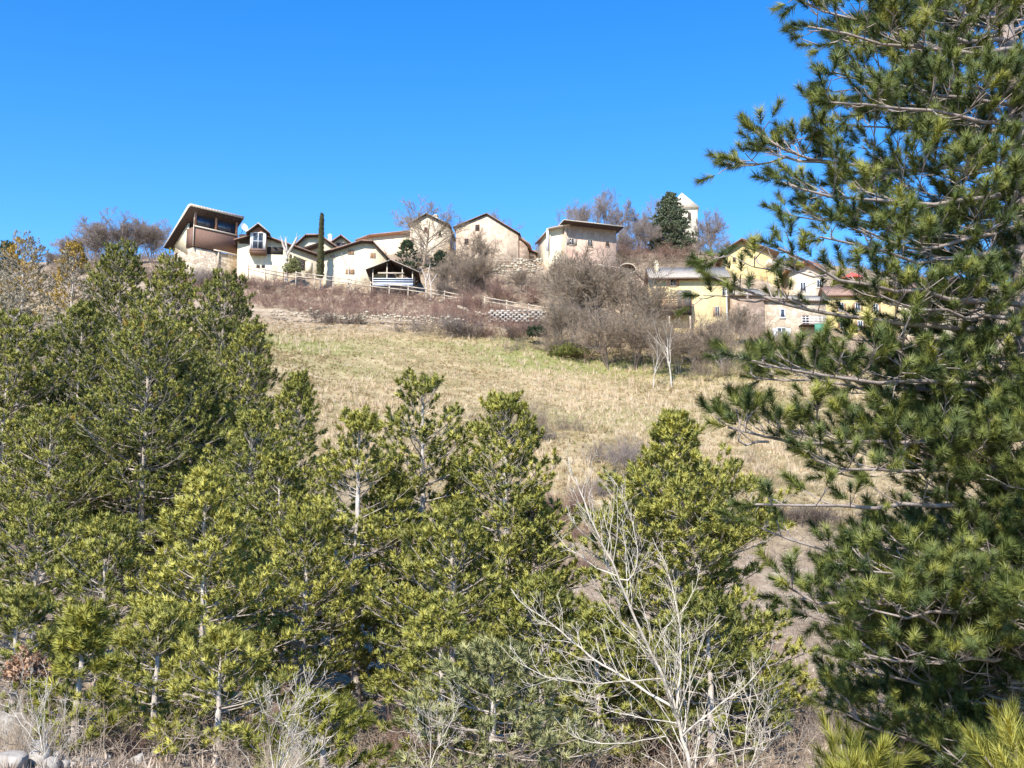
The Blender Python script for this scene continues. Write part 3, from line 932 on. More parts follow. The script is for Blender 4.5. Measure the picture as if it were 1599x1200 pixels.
# ------------------------------------------------------------------ the big pine on the right
def big_pine():
    g = rs(77)
    D0 = 10.0
    top = at(1560, -330, D0); mid = at(1592, 230, D0)
    b_ = at(1640, 1100, D0)
    zb_ = g1(b_[0], D0)
    root = empty('big_pine', (b_[0], D0, zb_))
    tag(root, 'large dark pine filling the right side, long boughs reaching over the meadow', 'pine tree')
    o = np.array([b_[0], D0, zb_])
    ctrl = np.array([[b_[0], D0, zb_ - 0.4], at(1636, 1000, D0), at(1618, 620, D0), mid, at(1568, 0, D0), top])
    zz = np.linspace(ctrl[0, 2], ctrl[-1, 2], 26)
    tp = np.column_stack([np.interp(zz, ctrl[:, 2], ctrl[:, 0]), np.interp(zz, ctrl[:, 2], ctrl[:, 1]), zz])
    tp[:, 0] += 0.03 * np.sin(zz * 2.1)
    Hh = zz[-1] - zz[0]
    rad = 0.20 * (1 - (zz - zz[0]) / Hh * 0.8)
    tube_mesh('trunk', tp - o, rad, M['bark_big'], root, 16, 0.07, 3)

    def tr(z):
        return np.array([np.interp(z, tp[:, 2], tp[:, 0]), np.interp(z, tp[:, 2], tp[:, 1]), z])

    polys, Ls, rads, thin = [], [], [], []

    def bough(pts, m=9, r=None, th=False):
        """pts: list of (px, py, d) from the tip side inwards reversed: first point is at the trunk"""
        W_ = np.array([at(*p) for p in pts])
        seg = np.linalg.norm(np.diff(W_, axis=0), axis=1); s_ = np.concatenate([[0], np.cumsum(seg)]); s_ /= s_[-1]
        ss = np.linspace(0, 1, m)
        Pp = np.column_stack([np.interp(ss, s_, W_[:, i]) for i in range(3)])
        Pp[1:-1] += g.normal(0, 0.018, (m - 2, 3))
        L = seg.sum()
        polys.append(Pp); Ls.append(L); rads.append(r or 0.009 + 0.0065 * L); thin.append(th)
    # boughs seen against the sky and the meadow
    bough([(1588, 60, 10), (1480, 60, 9.7), (1370, 45, 9.4), (1290, 20, 9.2), (1238, -5, 9.1)])
    bough([(1592, 75, 10), (1500, 85, 9.3), (1400, 75, 8.9), (1330, 50, 8.7), (1262, 42, 8.6)])
    bough([(1596, 130, 10), (1520, 140, 10.4), (1440, 120, 10.8), (1370, 80, 11), (1318, 66, 11.1)])
    bough([(1600, 165, 10), (1520, 160, 9.6), (1430, 140, 9.3), (1350, 128, 9.1), (1300, 112, 9.0)])
    bough([(1602, 190, 10), (1530, 190, 9.2), (1440, 178, 8.8), (1360, 165, 8.5), (1293, 160, 8.4)])
    bough([(1602, 210, 10), (1540, 205, 10.3), (1450, 205, 10.5), (1380, 200, 10.7), (1305, 192, 10.9)])
    bough([(1605, 270, 10), (1500, 262, 9.8), (1400, 263, 9.6), (1300, 255, 9.4), (1220, 238, 9.2), (1180, 205, 9.15)], 11)
    bough([(1300, 255, 9.4), (1250, 252, 9.35), (1195, 252, 9.3), (1148, 258, 9.25)], 7, .018)
    bough([(1605, 300, 10), (1520, 310, 9.4), (1420, 318, 9.0), (1320, 310, 8.7), (1238, 292, 8.5)])
    bough([(1606, 330, 10), (1530, 345, 10.4), (1430, 352, 10.7), (1330, 345, 10.8), (1240, 338, 10.9)])
    bough([(1608, 390, 10), (1520, 400, 9.4), (1420, 405, 8.9), (1340, 380, 8.6), (1280, 370, 8.5)], th=True)
    bough([(1610, 480, 10), (1520, 470, 9.4), (1400, 455, 8.8), (1290, 430, 8.3), (1216, 388, 8.1)], 11, th=True)
    bough([(1610, 520, 10), (1500, 512, 9.6), (1380, 500, 9.2), (1260, 480, 8.9), (1160, 455, 8.7), (1112, 432, 8.6)], 12, th=True)
    bough([(1260, 480, 8.9), (1215, 470, 8.85), (1160, 470, 8.8), (1098, 462, 8.75)], 7, .012, True)
    bough([(1290, 430, 8.3), (1240, 430, 8.25), (1190, 418, 8.2), (1112, 405, 8.2)], 7, .010, True)
    for bp in ([(1610, 500, 10), (1500, 490, 9.2), (1420, 475, 8.8), (1360, 455, 8.6)], 
               [(1612, 560, 10), (1510, 560, 10.5), (1420, 550, 10.8), (1320, 530, 11)], [(1606, 350, 10), (1500, 380, 9.2), (1410, 385, 8.8), (1330, 350, 8.6)], [(1620, 720, 10), (1500, 735, 9.4), (1400, 740, 9.0), (1300, 730, 8.8), (1262, 705, 8.7)],
               [(1628, 870, 10), (1520, 890, 9.2), (1420, 900, 8.8), (1330, 890, 8.6)], [(1630, 930, 10), (1520, 955, 9.0), (1420, 970, 8.6), (1350, 950, 8.5)], [(1632, 1010, 10), (1530, 1030, 9.2), (1430, 1040, 8.8), (1340, 1020, 8.6)]):
        bough(bp)
    bough([(1615, 590, 10), (1500, 598, 9.5), (1400, 600, 9.1), (1300, 592, 8.8), (1200, 575, 8.6), (1160, 560, 8.5)], 11)
    bough([(1615, 600, 10), (1500, 615, 10.2), (1400, 610, 10.3), (1290, 600, 10.5), (1178, 590, 10.6)], 10)
    bough([(1618, 660, 10), (1520, 680, 9.6), (1400, 690, 9.3), (1290, 690, 9.1), (1200, 690, 8.9), (1138, 668, 8.8)], 11)
    bough([(1200, 690, 8.9), (1170, 694, 8.85), (1150, 690, 8.8), (1160, 645, 8.8)], 6, .012)
    bough([(1620, 780, 10), (1500, 790, 9.4), (1400, 790, 8.9), (1290, 785, 8.6), (1180, 788, 8.4)], 10, None, True)
    bough([(1620, 820, 10), (1520, 850, 9.6), (1400, 858, 9.3), (1300, 860, 9.1), (1235, 850, 9.0), (1180, 822, 8.9)], 10, .024, True)
    bough([(1625, 900, 10), (1520, 925, 9.6), (1420, 940, 9.2), (1320, 945, 9.0), (1260, 940, 8.9), (1226, 915, 8.85)], 10)
    bough([(1628, 960, 10), (1530, 985, 9.7), (1430, 1000, 9.5), (1340, 985, 9.3), (1270, 965, 9.2)], 9)
    bough([(1628, 1000, 10), (1540, 1040, 10.2), (1450, 1055, 10.4), (1370, 1070, 10.5), (1310, 1060, 10.6)], 9)
    nvis = len(polys)
    # the other boughs, all round the trunk
    z = zb_ + 0.10 * Hh
    while z < zz[-1] - 0.2:
        t = (z - zz[0]) / Hh
        for k in range(9 if t < .42 else 4):
            az = g.uniform(0, 2 * math.pi)
            L = (3.1 - 1.7 * t) * g.uniform(0.55, 1.1)
            if math.cos(az) < -0.45:           # towards the meadow: the traced boughs are there
                L *= 0.72 if t < .5 else .5
            if t > .5 and abs(math.sin(az) + 1) < .25:   # keep the upper trunk in view
                L *= .45
            el = R(-6 + 30 * t + g.normal(0, 8))
            e = el + R(28) * np.linspace(0, 1, 8) ** 1.5
            st = np.column_stack([np.cos(e) * math.cos(az), np.cos(e) * math.sin(az), np.sin(e)]) * L / 7 + g.normal(0, 0.02, (8, 3))
            Pp = tr(z + g.normal(0, .05)) + np.concatenate([[[0, 0, 0]], np.cumsum(st[:-1], 0)])
            polys.append(Pp); Ls.append(L); rads.append(0.009 + 0.0065 * L); thin.append(False)
        z += 0.29 * g.uniform(.8, 1.2)
    tp_ = [p for p, t_ in zip(polys, thin) if t_]; tl_ = [l_ for l_, t_ in zip(Ls, thin) if t_]
    fp_ = [p for p, t_ in zip(polys, thin) if not t_]; fl_ = [l_ for l_, t_ in zip(Ls, thin) if not t_]
    A_ = crown_from(g, tp_, tl_, 0.19, 0.10, 0.13, u0=0.12, tip_up=0.7, lmax=0.34, side_shoots=0.8)
    B_ = crown_from(g, fp_, fl_, 0.115, 0.30, 0.12, u0=0.16, tip_up=0.6, lmax=0.72, side_shoots=1.3)
    S0, S1, pos, ax = [np.concatenate([a_, b2]) for a_, b2 in zip(A_[:4], B_[:4])]
    tips = np.array([P[-1] for P in polys]); td = norm(np.array([P[-1] - P[-2] for P in polys]))
    pos = np.concatenate([pos, tips, tips - td * .08]); ax = np.concatenate([ax, td, norm(td + g.normal(0, .5, td.shape))])
    b0, b1, c0, c1 = [], [], [], []
    for P, rr in zip(polys, rads):
        f = np.linspace(1, 0.28, len(P)); b0.append(P[:-1]); b1.append(P[1:]); c0.append(rr * f[:-1]); c1.append(rr * f[1:])
    # bare dead twigs, curling, among the needles
    for k in range(650):
        P = polys[g.randint(len(polys))]; i = g.randint(0, len(P) - 3)
        q = P[i] + (P[i + 1] - P[i]) * g.uniform()
        d = norm((P[i + 1] - P[i])[None] + g.normal(0, 0.22, (1, 3)))[0]
        L = g.uniform(0.2, 0.7); cv = g.normal(0, 0.35, 3)
        r = 0.007
        for j in range(5):
            q2 = q + d * L / 5
            b0.append(q[None]); b1.append(q2[None]); c0.append(np.array([r])); c1.append(np.array([r * .8])); r *= .8
            d = norm((d + cv * 0.5)[None])[0]; q = q2
    n = len(S0)
    b0.append(S0); b1.append(S1); c0.append(np.full(n, .0055)); c1.append(np.full(n, .0035))
    segs_mesh('branches', np.concatenate(b0) - o, np.concatenate(b1) - o, np.concatenate(c0), np.concatenate(c1), M['branch_big'], root, 5)
    print('big pine shoots', len(pos))
    tm = shoot_template(190, 0.165, 0.088, 0.0021, 52, 5, 6, 0.35, 0.15)
    N = len(pos)
    needles_mesh('crown', pos - o, ax, g.uniform(.75, 1.2, N), np.clip(g.normal(.38, .21, N), 0, .8), tm, M['needle_big'], root, 9)
    return root


big_pine()


# ------------------------------------------------------------------ leafless trees and shrubs
def grow(g, P0, D0, L0, R0, levels):
    out = []
    p, d, L, r = P0, norm(D0), L0, R0
    for lv in levels:
        ns = lv['ns']
        N = len(p)
        cur, dd = p.copy(), d.copy()
        pts, dirs = [cur], [dd]
        for s_ in range(ns):
            dd = norm(dd + g.normal(0, lv['wig'], (N, 3)) + UP * lv['up'])
            cur = cur + dd * (L / ns)[:, None]
            pts.append(cur); dirs.append(dd)
        pts = np.array(pts); dirs = np.array(dirs)
        fr = np.linspace(1, lv.get('tip', 0.45), ns + 1)
        out.append((pts[:-1].reshape(-1, 3), pts[1:].reshape(-1, 3), (r[None] * fr[:-1, None]).ravel(), (r[None] * fr[1:, None]).ravel()))
        k = lv.get('kids', 0)
        if not k:
            break
        u = np.clip(lv.get('u0', .3) + (1 - lv.get('u0', .3)) * (np.arange(k)[None] + g.uniform(0.1, .95, (N, k))) / k, 0, .999)
        f = u * ns; i = np.minimum(f.astype(int), ns - 1); ff = (f - i)[..., None]
        idx = np.arange(N)[:, None]
        q = pts[i, idx] * (1 - ff) + pts[i + 1, idx] * ff
        t = dirs[i, idx]
        az = g.uniform(0, 2 * math.pi, (N, k))
        uu, ww = frames(t.reshape(-1, 3))
        sv = uu * np.cos(az.ravel())[:, None] + ww * np.sin(az.ravel())[:, None]
        an = R(lv['ang']) * g.uniform(.6, 1.3, N * k)
        nd = t.reshape(-1, 3) * np.cos(an)[:, None] + sv * np.sin(an)[:, None]
        nL = (L[:, None] * lv['lr'] * g.uniform(.6, 1.25, (N, k)) * (1.15 - .55 * u)).ravel()
        nr = (r[:, None] * (1 - (1 - lv.get('tip', .45)) * u) * lv['rr']).ravel()
        nr = np.maximum(nr, lv.get('rmin', .008))
        p, d, L, r = q.reshape(-1, 3), norm(nd), nL, nr
    return out


def cat(parts):
    return [np.concatenate([a[i] for a in parts]) for i in range(4)]


def bare_tree_meshes(H, spread, seed, rt=0.22, twr=0.022, dens=1.0, stems=1, mat_t='bark_grey', mat_c='twig_grey', name='bare_tree', trunk_frac=.32):
    g = rs(seed)
    root = empty(name, (0, 0, 0))
    P0 = np.concatenate([np.zeros((stems, 2)), np.full((stems, 1), -0.4)], 1)
    if stems > 1:
        P0[:, :2] = g.normal(0, .25, (stems, 2))
    D0 = np.tile(UP, (stems, 1)) + (g.normal(0, .30, (stems, 3)) if stems > 1 else g.normal(0, .04, (1, 3)))
    k2 = max(3, int(8 * dens))
    lv = [dict(ns=6, wig=.07, up=.02, kids=9, u0=.40, ang=52 * spread, lr=1.05, rr=.55, tip=.5),
          dict(ns=6, wig=.13, up=.07, kids=k2, u0=.2, ang=46, lr=.60, rr=.55, tip=.35, rmin=twr),
          dict(ns=4, wig=.16, up=.10, kids=k2, u0=.2, ang=42, lr=.55, rr=.55, tip=.4, rmin=twr * .8),
          dict(ns=3, wig=.18, up=.08, kids=max(3, int(6 * dens)), u0=.2, ang=40, lr=.6, rr=.6, tip=.5, rmin=twr * .55),
          dict(ns=2, wig=.2, up=.06, kids=0, ang=40, lr=.6, rr=.6, tip=.5)]
    S = grow(g, P0, D0, np.full(stems, H * (trunk_frac + .12)), np.full(stems, rt / math.sqrt(stems)), lv)
    zmax = max(s[1][:, 2].max() for s in S)
    f = H / zmax
    S = [(a * f, b_ * f, c, d) for a, b_, c, d in S]
    t = cat(S[:2])
    segs_mesh('trunk', *t, M[mat_t], root, 6)
    c = cat(S[2:])
    segs_mesh('crown', *c, M[mat_c], root, 3)
    return root


def copy_tree(o, parent=None):
    c = o.copy()
    COL.objects.link(c)
    if parent is not None:
        c.parent = parent
    for ch in [x for x in scene.objects if x.parent == o]:
        copy_tree(ch, c)
    return c


PROTO = {}


def place(proto, make, px, py_top, py_base, d, wscale, rz, label, cat_, group=None, on_ground=True):
    """put a prototype of unit height 10 m so that it spans py_top..py_base at distance d"""
    if proto not in PROTO:
        o = make(); PROTO[proto] = o
    else:
        o = copy_tree(PROTO[proto])
    a = at(px, py_top, d)
    z0 = g1(a[0], d)
    H = a[2] - z0
    if not on_ground:
        z0 = at(px, py_base, d)[2]; H = a[2] - z0
    o.location = (a[0], d, z0 - 0.1)
    s_ = max(.3, H) / 10.0
    o.scale = (s_ * wscale, s_ * wscale, s_)
    o.rotation_euler = (0, 0, rz)
    if 'group' in o and group is None:
        del o['group']
    tag(o, label, cat_, group)
    return o


mkA = lambda: bare_tree_meshes(10, 1.2, 201, .20, .022, 1.15, 1, 'twig_grey', 'twig_grey')
mkB = lambda: bare_tree_meshes(10, .9, 202, .22, .024, 1.2, 3, 'bark_grey', 'twig_violet')
mkC = lambda: bare_tree_meshes(10, .8, 203, .20, .034, .8, 4, 'bark_grey', 'twig_grey')
mkE = lambda: bare_tree_meshes(10, .9, 205, .18, .030, .8, 3, 'twig_dark', 'twig_grey')
mkD = lambda: bare_tree_meshes(10, 1.0, 204, .24, .024, 1.25, 2, 'bark_grey', 'twig_violet')
GB = 'leafless trees around the village'
GC = 'leafless grove behind the pines at the left'
for px, py, d, w, rz, lab in [(112, 366, 172, 1.0, .3, 'leftmost low crown of the leafless grove left of the glazed house'),
                              (150, 348, 168, 1.0, 1.4, 'second crown of the leafless grove, just right of the orange-topped pine'),
                              (192, 330, 166, 1.15, 2.5, 'tallest rounded crown of the leafless grove, left of the glazed house'),
                              (238, 340, 168, .9, 4.0, 'leafless crown closest to the gable of the glazed house'),
                              (84, 388, 164, .9, 5.0, 'low leafless tree between the orange-topped pines')]:
    place('B', mkB, px, py, 0, d, w * 1.15, rz, lab, 'bare tree', GC)
place('A', mkA, 662, 303, 0, 159, 1.05, 2.0, 'spreading leafless tree in front of the cream gable house', 'bare tree', GB)
place('A', mkA, 778, 322, 0, 190, .8, .7, 'small leafless crown behind the ridge of the old barn', 'bare tree', GB)
place('D', mkD, 938, 290, 0, 182, 1.0, .2, 'big round leafless tree on the skyline behind the shed-roofed house', 'bare tree', GB)
for px, py, d, w, rz, lab in [(1000, 330, 180, .95, 1.1, 'leafless tree between the round skyline tree and the dark cedar'),
                              (1028, 300, 192, .7, 2.3, 'thin leafless tree poking up left of the church tower'),
                              (975, 352, 176, .95, 3.9, 'low leafless tree right of the shed-roofed house'),
                              (1112, 322, 192, .8, 4.4, 'leafless tree right of the church tower'),
                              (1100, 366, 178, 1.0, 5.2, 'low leafless tree between the cedar and the yellow gable house'),
                              (1135, 372, 186, .8, .9, 'small leafless tree behind the yellow gable house')]:
    place('D', mkD, px, py, 0, d, w, rz, lab, 'bare tree', GB)
# thicket in front of the village
GT = 'leafless thicket trees below the village'
for px, py, d, w, rz, lab in [(862, 402, 138, .9, .1, 'dark leafless thicket tree left of the end of the rail fence'),
                              (905, 378, 140, 1.0, 1.7, 'tallest dark leafless tree in front of the shed-roofed house'),
                              (935, 398, 134, 1.0, 2.9, 'grey leafless tree in the middle of the thicket'),
                              (972, 404, 132, 1.15, 3.6, 'leafless thicket tree left of the yellow house'),
                              (885, 452, 124, .9, 4.4, 'low leafless tree at the meadow corner of the thicket'),
                              (1000, 440, 130, 1.0, 5.1, 'leafless tree in front of the stone shed'),
                              (948, 474, 119.5, 1.1, 5.9, 'lowest dark tree of the thicket, at the meadow edge'),
                              (1035, 492, 119, 1.1, .5, 'leafless tree in front of the yellow house balcony'),
                              (1082, 508, 118.5, 1.1, 1.2, 'leafless tree below the yellow house windows'),
                              (1130, 492, 118, 1.1, 2.2, 'leafless tree at the right corner of the yellow house'),
                              (990, 472, 119, 1.1, 2.6, 'leafless tree at the meadow edge, left of the pale thin trunks'), (1060, 518, 117, 1.3, 4.0, 'low leafless tree directly behind the pale thin trunks'), (865, 470, 127, 1.1, 5.0, 'leafless tree at the left end of the thicket, by the lattice wall'),
                              (918, 386, 137, 1.2, 3.0, 'high leafless tree in the thicket, top against the pinkish wall'), (1165, 472, 126, .9, 3.3, 'leafless tree in front of the brown stone house')]:
    place(*(('C', mkC) if int(px) % 3 else ('E', mkE)), px, py, 0, d, w, rz, lab, 'bare tree', GT)
for px, py, d, w, rz, lab in [(738, 352, 156, .75, .4, 'brownish leafless tree between the cream gable house and the old barn'),
                              (715, 385, 153, .9, 1.5, 'leafless tree in the tangle right of the spreading tree'),
                              (760, 400, 150, 1.0, 2.7, 'leafless tree in the tangle below the old barn'),
                              (812, 420, 148, 1.2, 4.3, 'leafless tree above the lattice wall, left of the dark thicket'), (730, 395, 149, 1.2, 5.3, 'broad leafless tree in the middle of the tangle below the old barn'),
                              (700, 408, 148, .9, 3.5, 'leafless tree above the rail fence, right of the carport')]:
    place('C', mkC, px, py, 0, d, w, rz, lab, 'bare tree', GT)
# two pale thin trunks at the edge of the meadow
for i, (px, py, pb, d, lab) in enumerate([(1019, 515, 608, 112.2, 'thin pale trunk at the meadow edge, shorter of the pair'), (1046, 470, 603, 112.8, 'thin pale trunk at the meadow edge, taller of the pair')]):
    root = bare_tree_meshes(10, .5, 230 + i, .10, .016, .6, 1, 'birch', 'twig_grey', 'birch_tree', .55)
    a = at(px, py, d); z0 = g1(a[0], d); s_ = (a[2] - z0) / 10
    root.location = (a[0], d, z0); root.scale = (s_, s_, s_)
    tag(root, lab, 'bare tree', 'pale trunks at the meadow edge')
# pollarded trunks near the fence
def pollard(px, pb, pt, d, seed, label, r=.16, arms=3):
    g = rs(seed)
    b_ = at(px, pb, d); t = at(px, pt, d)
    H = t[2] - b_[2]
    root = empty('pollarded_tree', b_)
    tag(root, label, 'bare tree', 'lopped trees along the rail fence')
    tp = np.array([[0, 0, -1], [.02, 0, H * .25], [-.05, .05, H * .5]])
    tube_mesh('trunk', tp, [r, r * .9, r * .85], M['bark_pale'], root, 8, .1, seed)
    S0, S1, a0, a1 = [], [], [], []
    for k in range(arms):
        az = g.uniform(0, 6.28) if arms > 3 else [3.3, .2, 1.8][k]
        q = tp[2].copy(); d_ = np.array([math.cos(az) * .38, math.sin(az) * .38, 1.0]); rr = r * .75
        for j in range(3):
            d_ = norm((d_ + g.normal(0, .1, 3))[None])[0]
            q2 = q + d_ * H * .17 * (1 if k else .8)
            S0.append(q); S1.append(q2); a0.append(rr); a1.append(rr * .9); rr *= .9; q = q2
        for j in range(4):
            dd = norm((d_ + g.normal(0, .5, 3))[None])[0]
            S0.append(q); S1.append(q + dd * H * .12); a0.append(.03); a1.append(.012)
    segs_mesh('lopped_branches', S0, S1, a0, a1, M['bark_pale'], root, 6)
pollard(447, 432, 368, 147, 1, 'thick lopped tree with stubby pale arms before the cream house', .26)
pollard(544, 448, 395, 146, 2, 'small forked bare tree in front of the large cream gable', .10, 2)
pollard(665, 462, 415, 145.5, 3, 'lopped pole-like trunk beside the carport', .13, 2)
pollard(673, 462, 428, 145.2, 4, 'shorter leaning trunk right beside the pole-like trunk', .11, 3)

# shrubs : many stems from one root
def shrub_mesh(name, seed, mat, H=10, n=95, spreadk=1.0, twr=.045, kids=9):
    g = rs(seed)
    cl = g.normal(0, 3.4, (7, 2)); ci = g.randint(0, 7, n)
    P0 = np.column_stack([cl[ci] + g.normal(0, .8, (n, 2)), np.full(n, -.3)])
    hk = g.uniform(.45, 1.0, 7)[ci]
    az = g.uniform(0, 6.28, n); ln = np.abs(g.normal(0, .55, n)) * spreadk
    D0 = np.column_stack([np.cos(az) * np.sin(ln), np.sin(az) * np.sin(ln), np.cos(ln)])
    lv = [dict(ns=5, wig=.13, up=.03, kids=kids, u0=.2, ang=38, lr=.5, rr=.55, tip=.4, rmin=twr * .6),
          dict(ns=3, wig=.2, up=.05, kids=5, u0=.2, ang=40, lr=.5, rr=.6, tip=.5, rmin=twr * .4),
          dict(ns=2, wig=.2, up=.02, kids=0, ang=40, lr=.5, rr=.6, tip=.5)]
    S = cat(grow(g, P0, D0, H * g.uniform(.4, .85, n) * hk, np.full(n, twr * 1.5), lv))
    f = H / S[1][:, 2].max()
    return segs_mesh(name, S[0] * f, S[1] * f, S[2], S[3], M[mat], None, 3)


GS = 'leafless shrubs on the slope'
def shrub(kind, px, pt, d, wpx, rz, label):
    mats = {'g': ('twig_grey', 301), 'b': ('twig_brown', 302), 'v': ('twig_violet', 303), 'd': ('twig_dark', 304), 's': ('twig_straw', 305)}
    mk = lambda: shrub_mesh('shrub', mats[kind][1], mats[kind][0])
    o = place('shrub_' + kind, mk, px, pt, 0, d, 1.0, rz, label, 'shrub', GS)
    w = wpx * d / FPX / 2
    o.scale = (w / 8.0, w / 8.0, o.scale[2])
    return o
shrub('d', 518, 476, 133, 85, .2, 'dark dome-shaped shrub at the top left of the meadow')
shrub('v', 690, 489, 129.5, 120, 1.0, 'left half of the long dark shrub at the top of the meadow')
shrub('d', 735, 492, 128.5, 115, 1.9, 'middle of the long dark shrub at the top of the meadow')
shrub('b', 785, 492, 129, 95, 2.9, 'reddish brown shrub at the right end of the long dark shrub')
shrub('g', 832, 520, 124, 60, .4, 'grey brown shrub beside the green strip near the lattice wall')
shrub('g', 1128, 540, 117, 80, 3.9, 'spreading grey shrub with a short trunk below the brown stone house')
shrub('g', 1100, 562, 116, 70, 5.2, 'low greenish grey shrub left of the spreading grey shrub')
shrub('v', 746, 648, 92, 32, .8, 'small violet brown shrub left of the pointed front pine')
shrub('g', 862, 610, 88, 90, 1.6, 'pale grey shrub in the meadow right of the pointed front pine')
shrub('v', 822, 648, 86, 90, 4.6, 'greyish shrub behind the pointed top of the front pine')
shrub('v', 960, 668, 80, 120, 2.6, 'violet haze of twigs left of the broad yellowish pine')
shrub('b', 880, 740, 70, 110, 3.1, 'reddish brown bramble bush left of the broad yellowish pine')
shrub('b', 900, 800, 66, 64, 5.0, 'rust coloured bramble patch below the reddish brown bramble bush')
shrub('v', 925, 735, 74, 60, 1.3, 'greyish violet bush behind the top of the bare sapling')
shrub('g', 1180, 788, 67, 90, 1.4, 'grey scrub on the bank below the meadow, beside the broad pine')
shrub('d', 1285, 778, 67, 130, 2.4, 'dark scrub on the bank below the meadow, behind the big pine boughs')
shrub('b', 850, 760, 68, 90, 3.6, 'russet bush between the pointed front pine and the bare sapling')
shrub('b', 905, 860, 60, 110, 4.6, 'russet brush behind the upper limbs of the bare sapling')
shrub('d', 1225, 772, 66, 170, 4.0, 'dark grey bush on the bare slope left of the big pine')
shrub('g', 1330, 800, 66, 90, 2.0, 'grey bush behind the boughs of the big pine')
shrub('b', 655, 800, 60, 60, 5.5, 'brown bush showing between the front pines')
shrub('d', 330, 415, 146, 80, .9, 'grey leafless bush growing against the brown wooden parapet')
shrub('v', 300, 405, 145, 60, 3.2, 'leafless bush at the stone corner of the glazed house')
for k_, (px, pt, d, wp, kd, lab) in enumerate([(100, 398, 158, 90, 'g', 'grey scrub under the left part of the leafless grove'), (160, 395, 160, 100, 'v', 'violet grey scrub under the tallest crown of the leafless grove'),
        (220, 392, 158, 90, 'g', 'grey scrub between the leafless grove and the glazed house'), (262, 408, 152, 60, 'd', 'dark scrub at the foot of the side wall of the glazed house'),
        (385, 432, 145, 60, 'b', 'brown bush below the terrace of the cream bay house'), (430, 442, 145, 60, 'v', 'violet brown bush under the thick lopped tree')]):
    shrub(kd, px, pt, d, wp, k_ * 1.1, lab)
shrub('d', 700, 425, 147, 70, .3, 'dark bush right of the carport')
shrub('b', 780, 425, 145, 90, 1.2, 'brown bush above the rail fence under the old barn')
shrub('b', 820, 440, 144, 80, 2.2, 'russet bush above the right end of the rail fence')
shrub('d', 745, 405, 150, 70, 4.1, 'dark tangle of bushes at the foot of the old barn')
shrub('b', 735, 440, 142, 60, 5.1, 'reddish shrub between the two lengths of rail fence')
shrub('b', 985, 372, 172, 110, .6, 'russet scrub on the hilltop left of the cedar')
shrub('b', 1040, 385, 170, 110, 1.6, 'russet scrub on the hilltop below the cedar')
shrub('g', 1000, 400, 163, 90, 2.6, 'grey scrub above the stone shed')
shrub('b', 1100, 398, 166, 100, 3.4, 'russet scrub between cedar and yellow house roof')
shrub('g', 870, 420, 150, 90, 4.4, 'grey scrub at the foot of the shed-roofed house')
shrub('b', 945, 405, 155, 70, 5.4, 'russet scrub against the pinkish wall of the shed-roofed house')
shrub('g', 1215, 500, 127, 50, 5.8, 'grey twigs in front of the cream house corner')
shrub('d', 1010, 520, 126, 90, 5.6, 'dark shrub under the yellow house')
shrub('d', 1085, 515, 127, 80, .6, 'dark shrub along the foot of the yellow house')
shrub('g', 895, 510, 126, 90, 2.2, 'grey shrub with green grass below it, at the corner of the thicket')
shrub('d', 845, 485, 131, 60, 3.0, 'dark shrub at the right end of the lattice stone wall')
shrub('g', 1165, 540, 124, 70, 1.0, 'grey twiggy shrub below the brown stone house')
shrub('g', 1210, 1020, 30, 120, 1.1, 'grey brown undergrowth bush between the bare sapling and the big pine')
shrub('v', 1290, 1060, 25, 120, 2.1, 'bush of thin greyish twigs under the left boughs of the big pine')
shrub('g', 1400, 1090, 21, 140, 3.3, 'twiggy bush in the shade under the big pine')
shrub('b', 1180, 960, 36, 90, .3, 'brown bush right of the broad yellowish pine')
shrub('s', 30, 1035, 17.5, 120, .5, 'tangle of pale twigs above the boulders at the bottom left')
shrub('b', 200, 1080, 20, 110, 1.5, 'brown twigs at the foot of the thick trunk, bottom left')
shrub('s', 470, 1085, 15.5, 110, 2.5, 'straw coloured bush of straight twigs at the bottom, left of centre')
shrub('s', 425, 1110, 14.5, 90, 3.8, 'second straw coloured twiggy bush, left of the other one')
shrub('b', 430, 1030, 24, 110, 4.8, 'brown twig bush in a gap between the low pines')
shrub('b', 640, 1060, 23, 110, 5.7, 'brown twig bush behind the greyish conifer')
shrub('b', 1010, 1060, 25, 150, .9, 'brown undergrowth behind the bare sapling')
# grey-green rounded garden bush by the porch, bright green undergrowth
PROTO.clear()


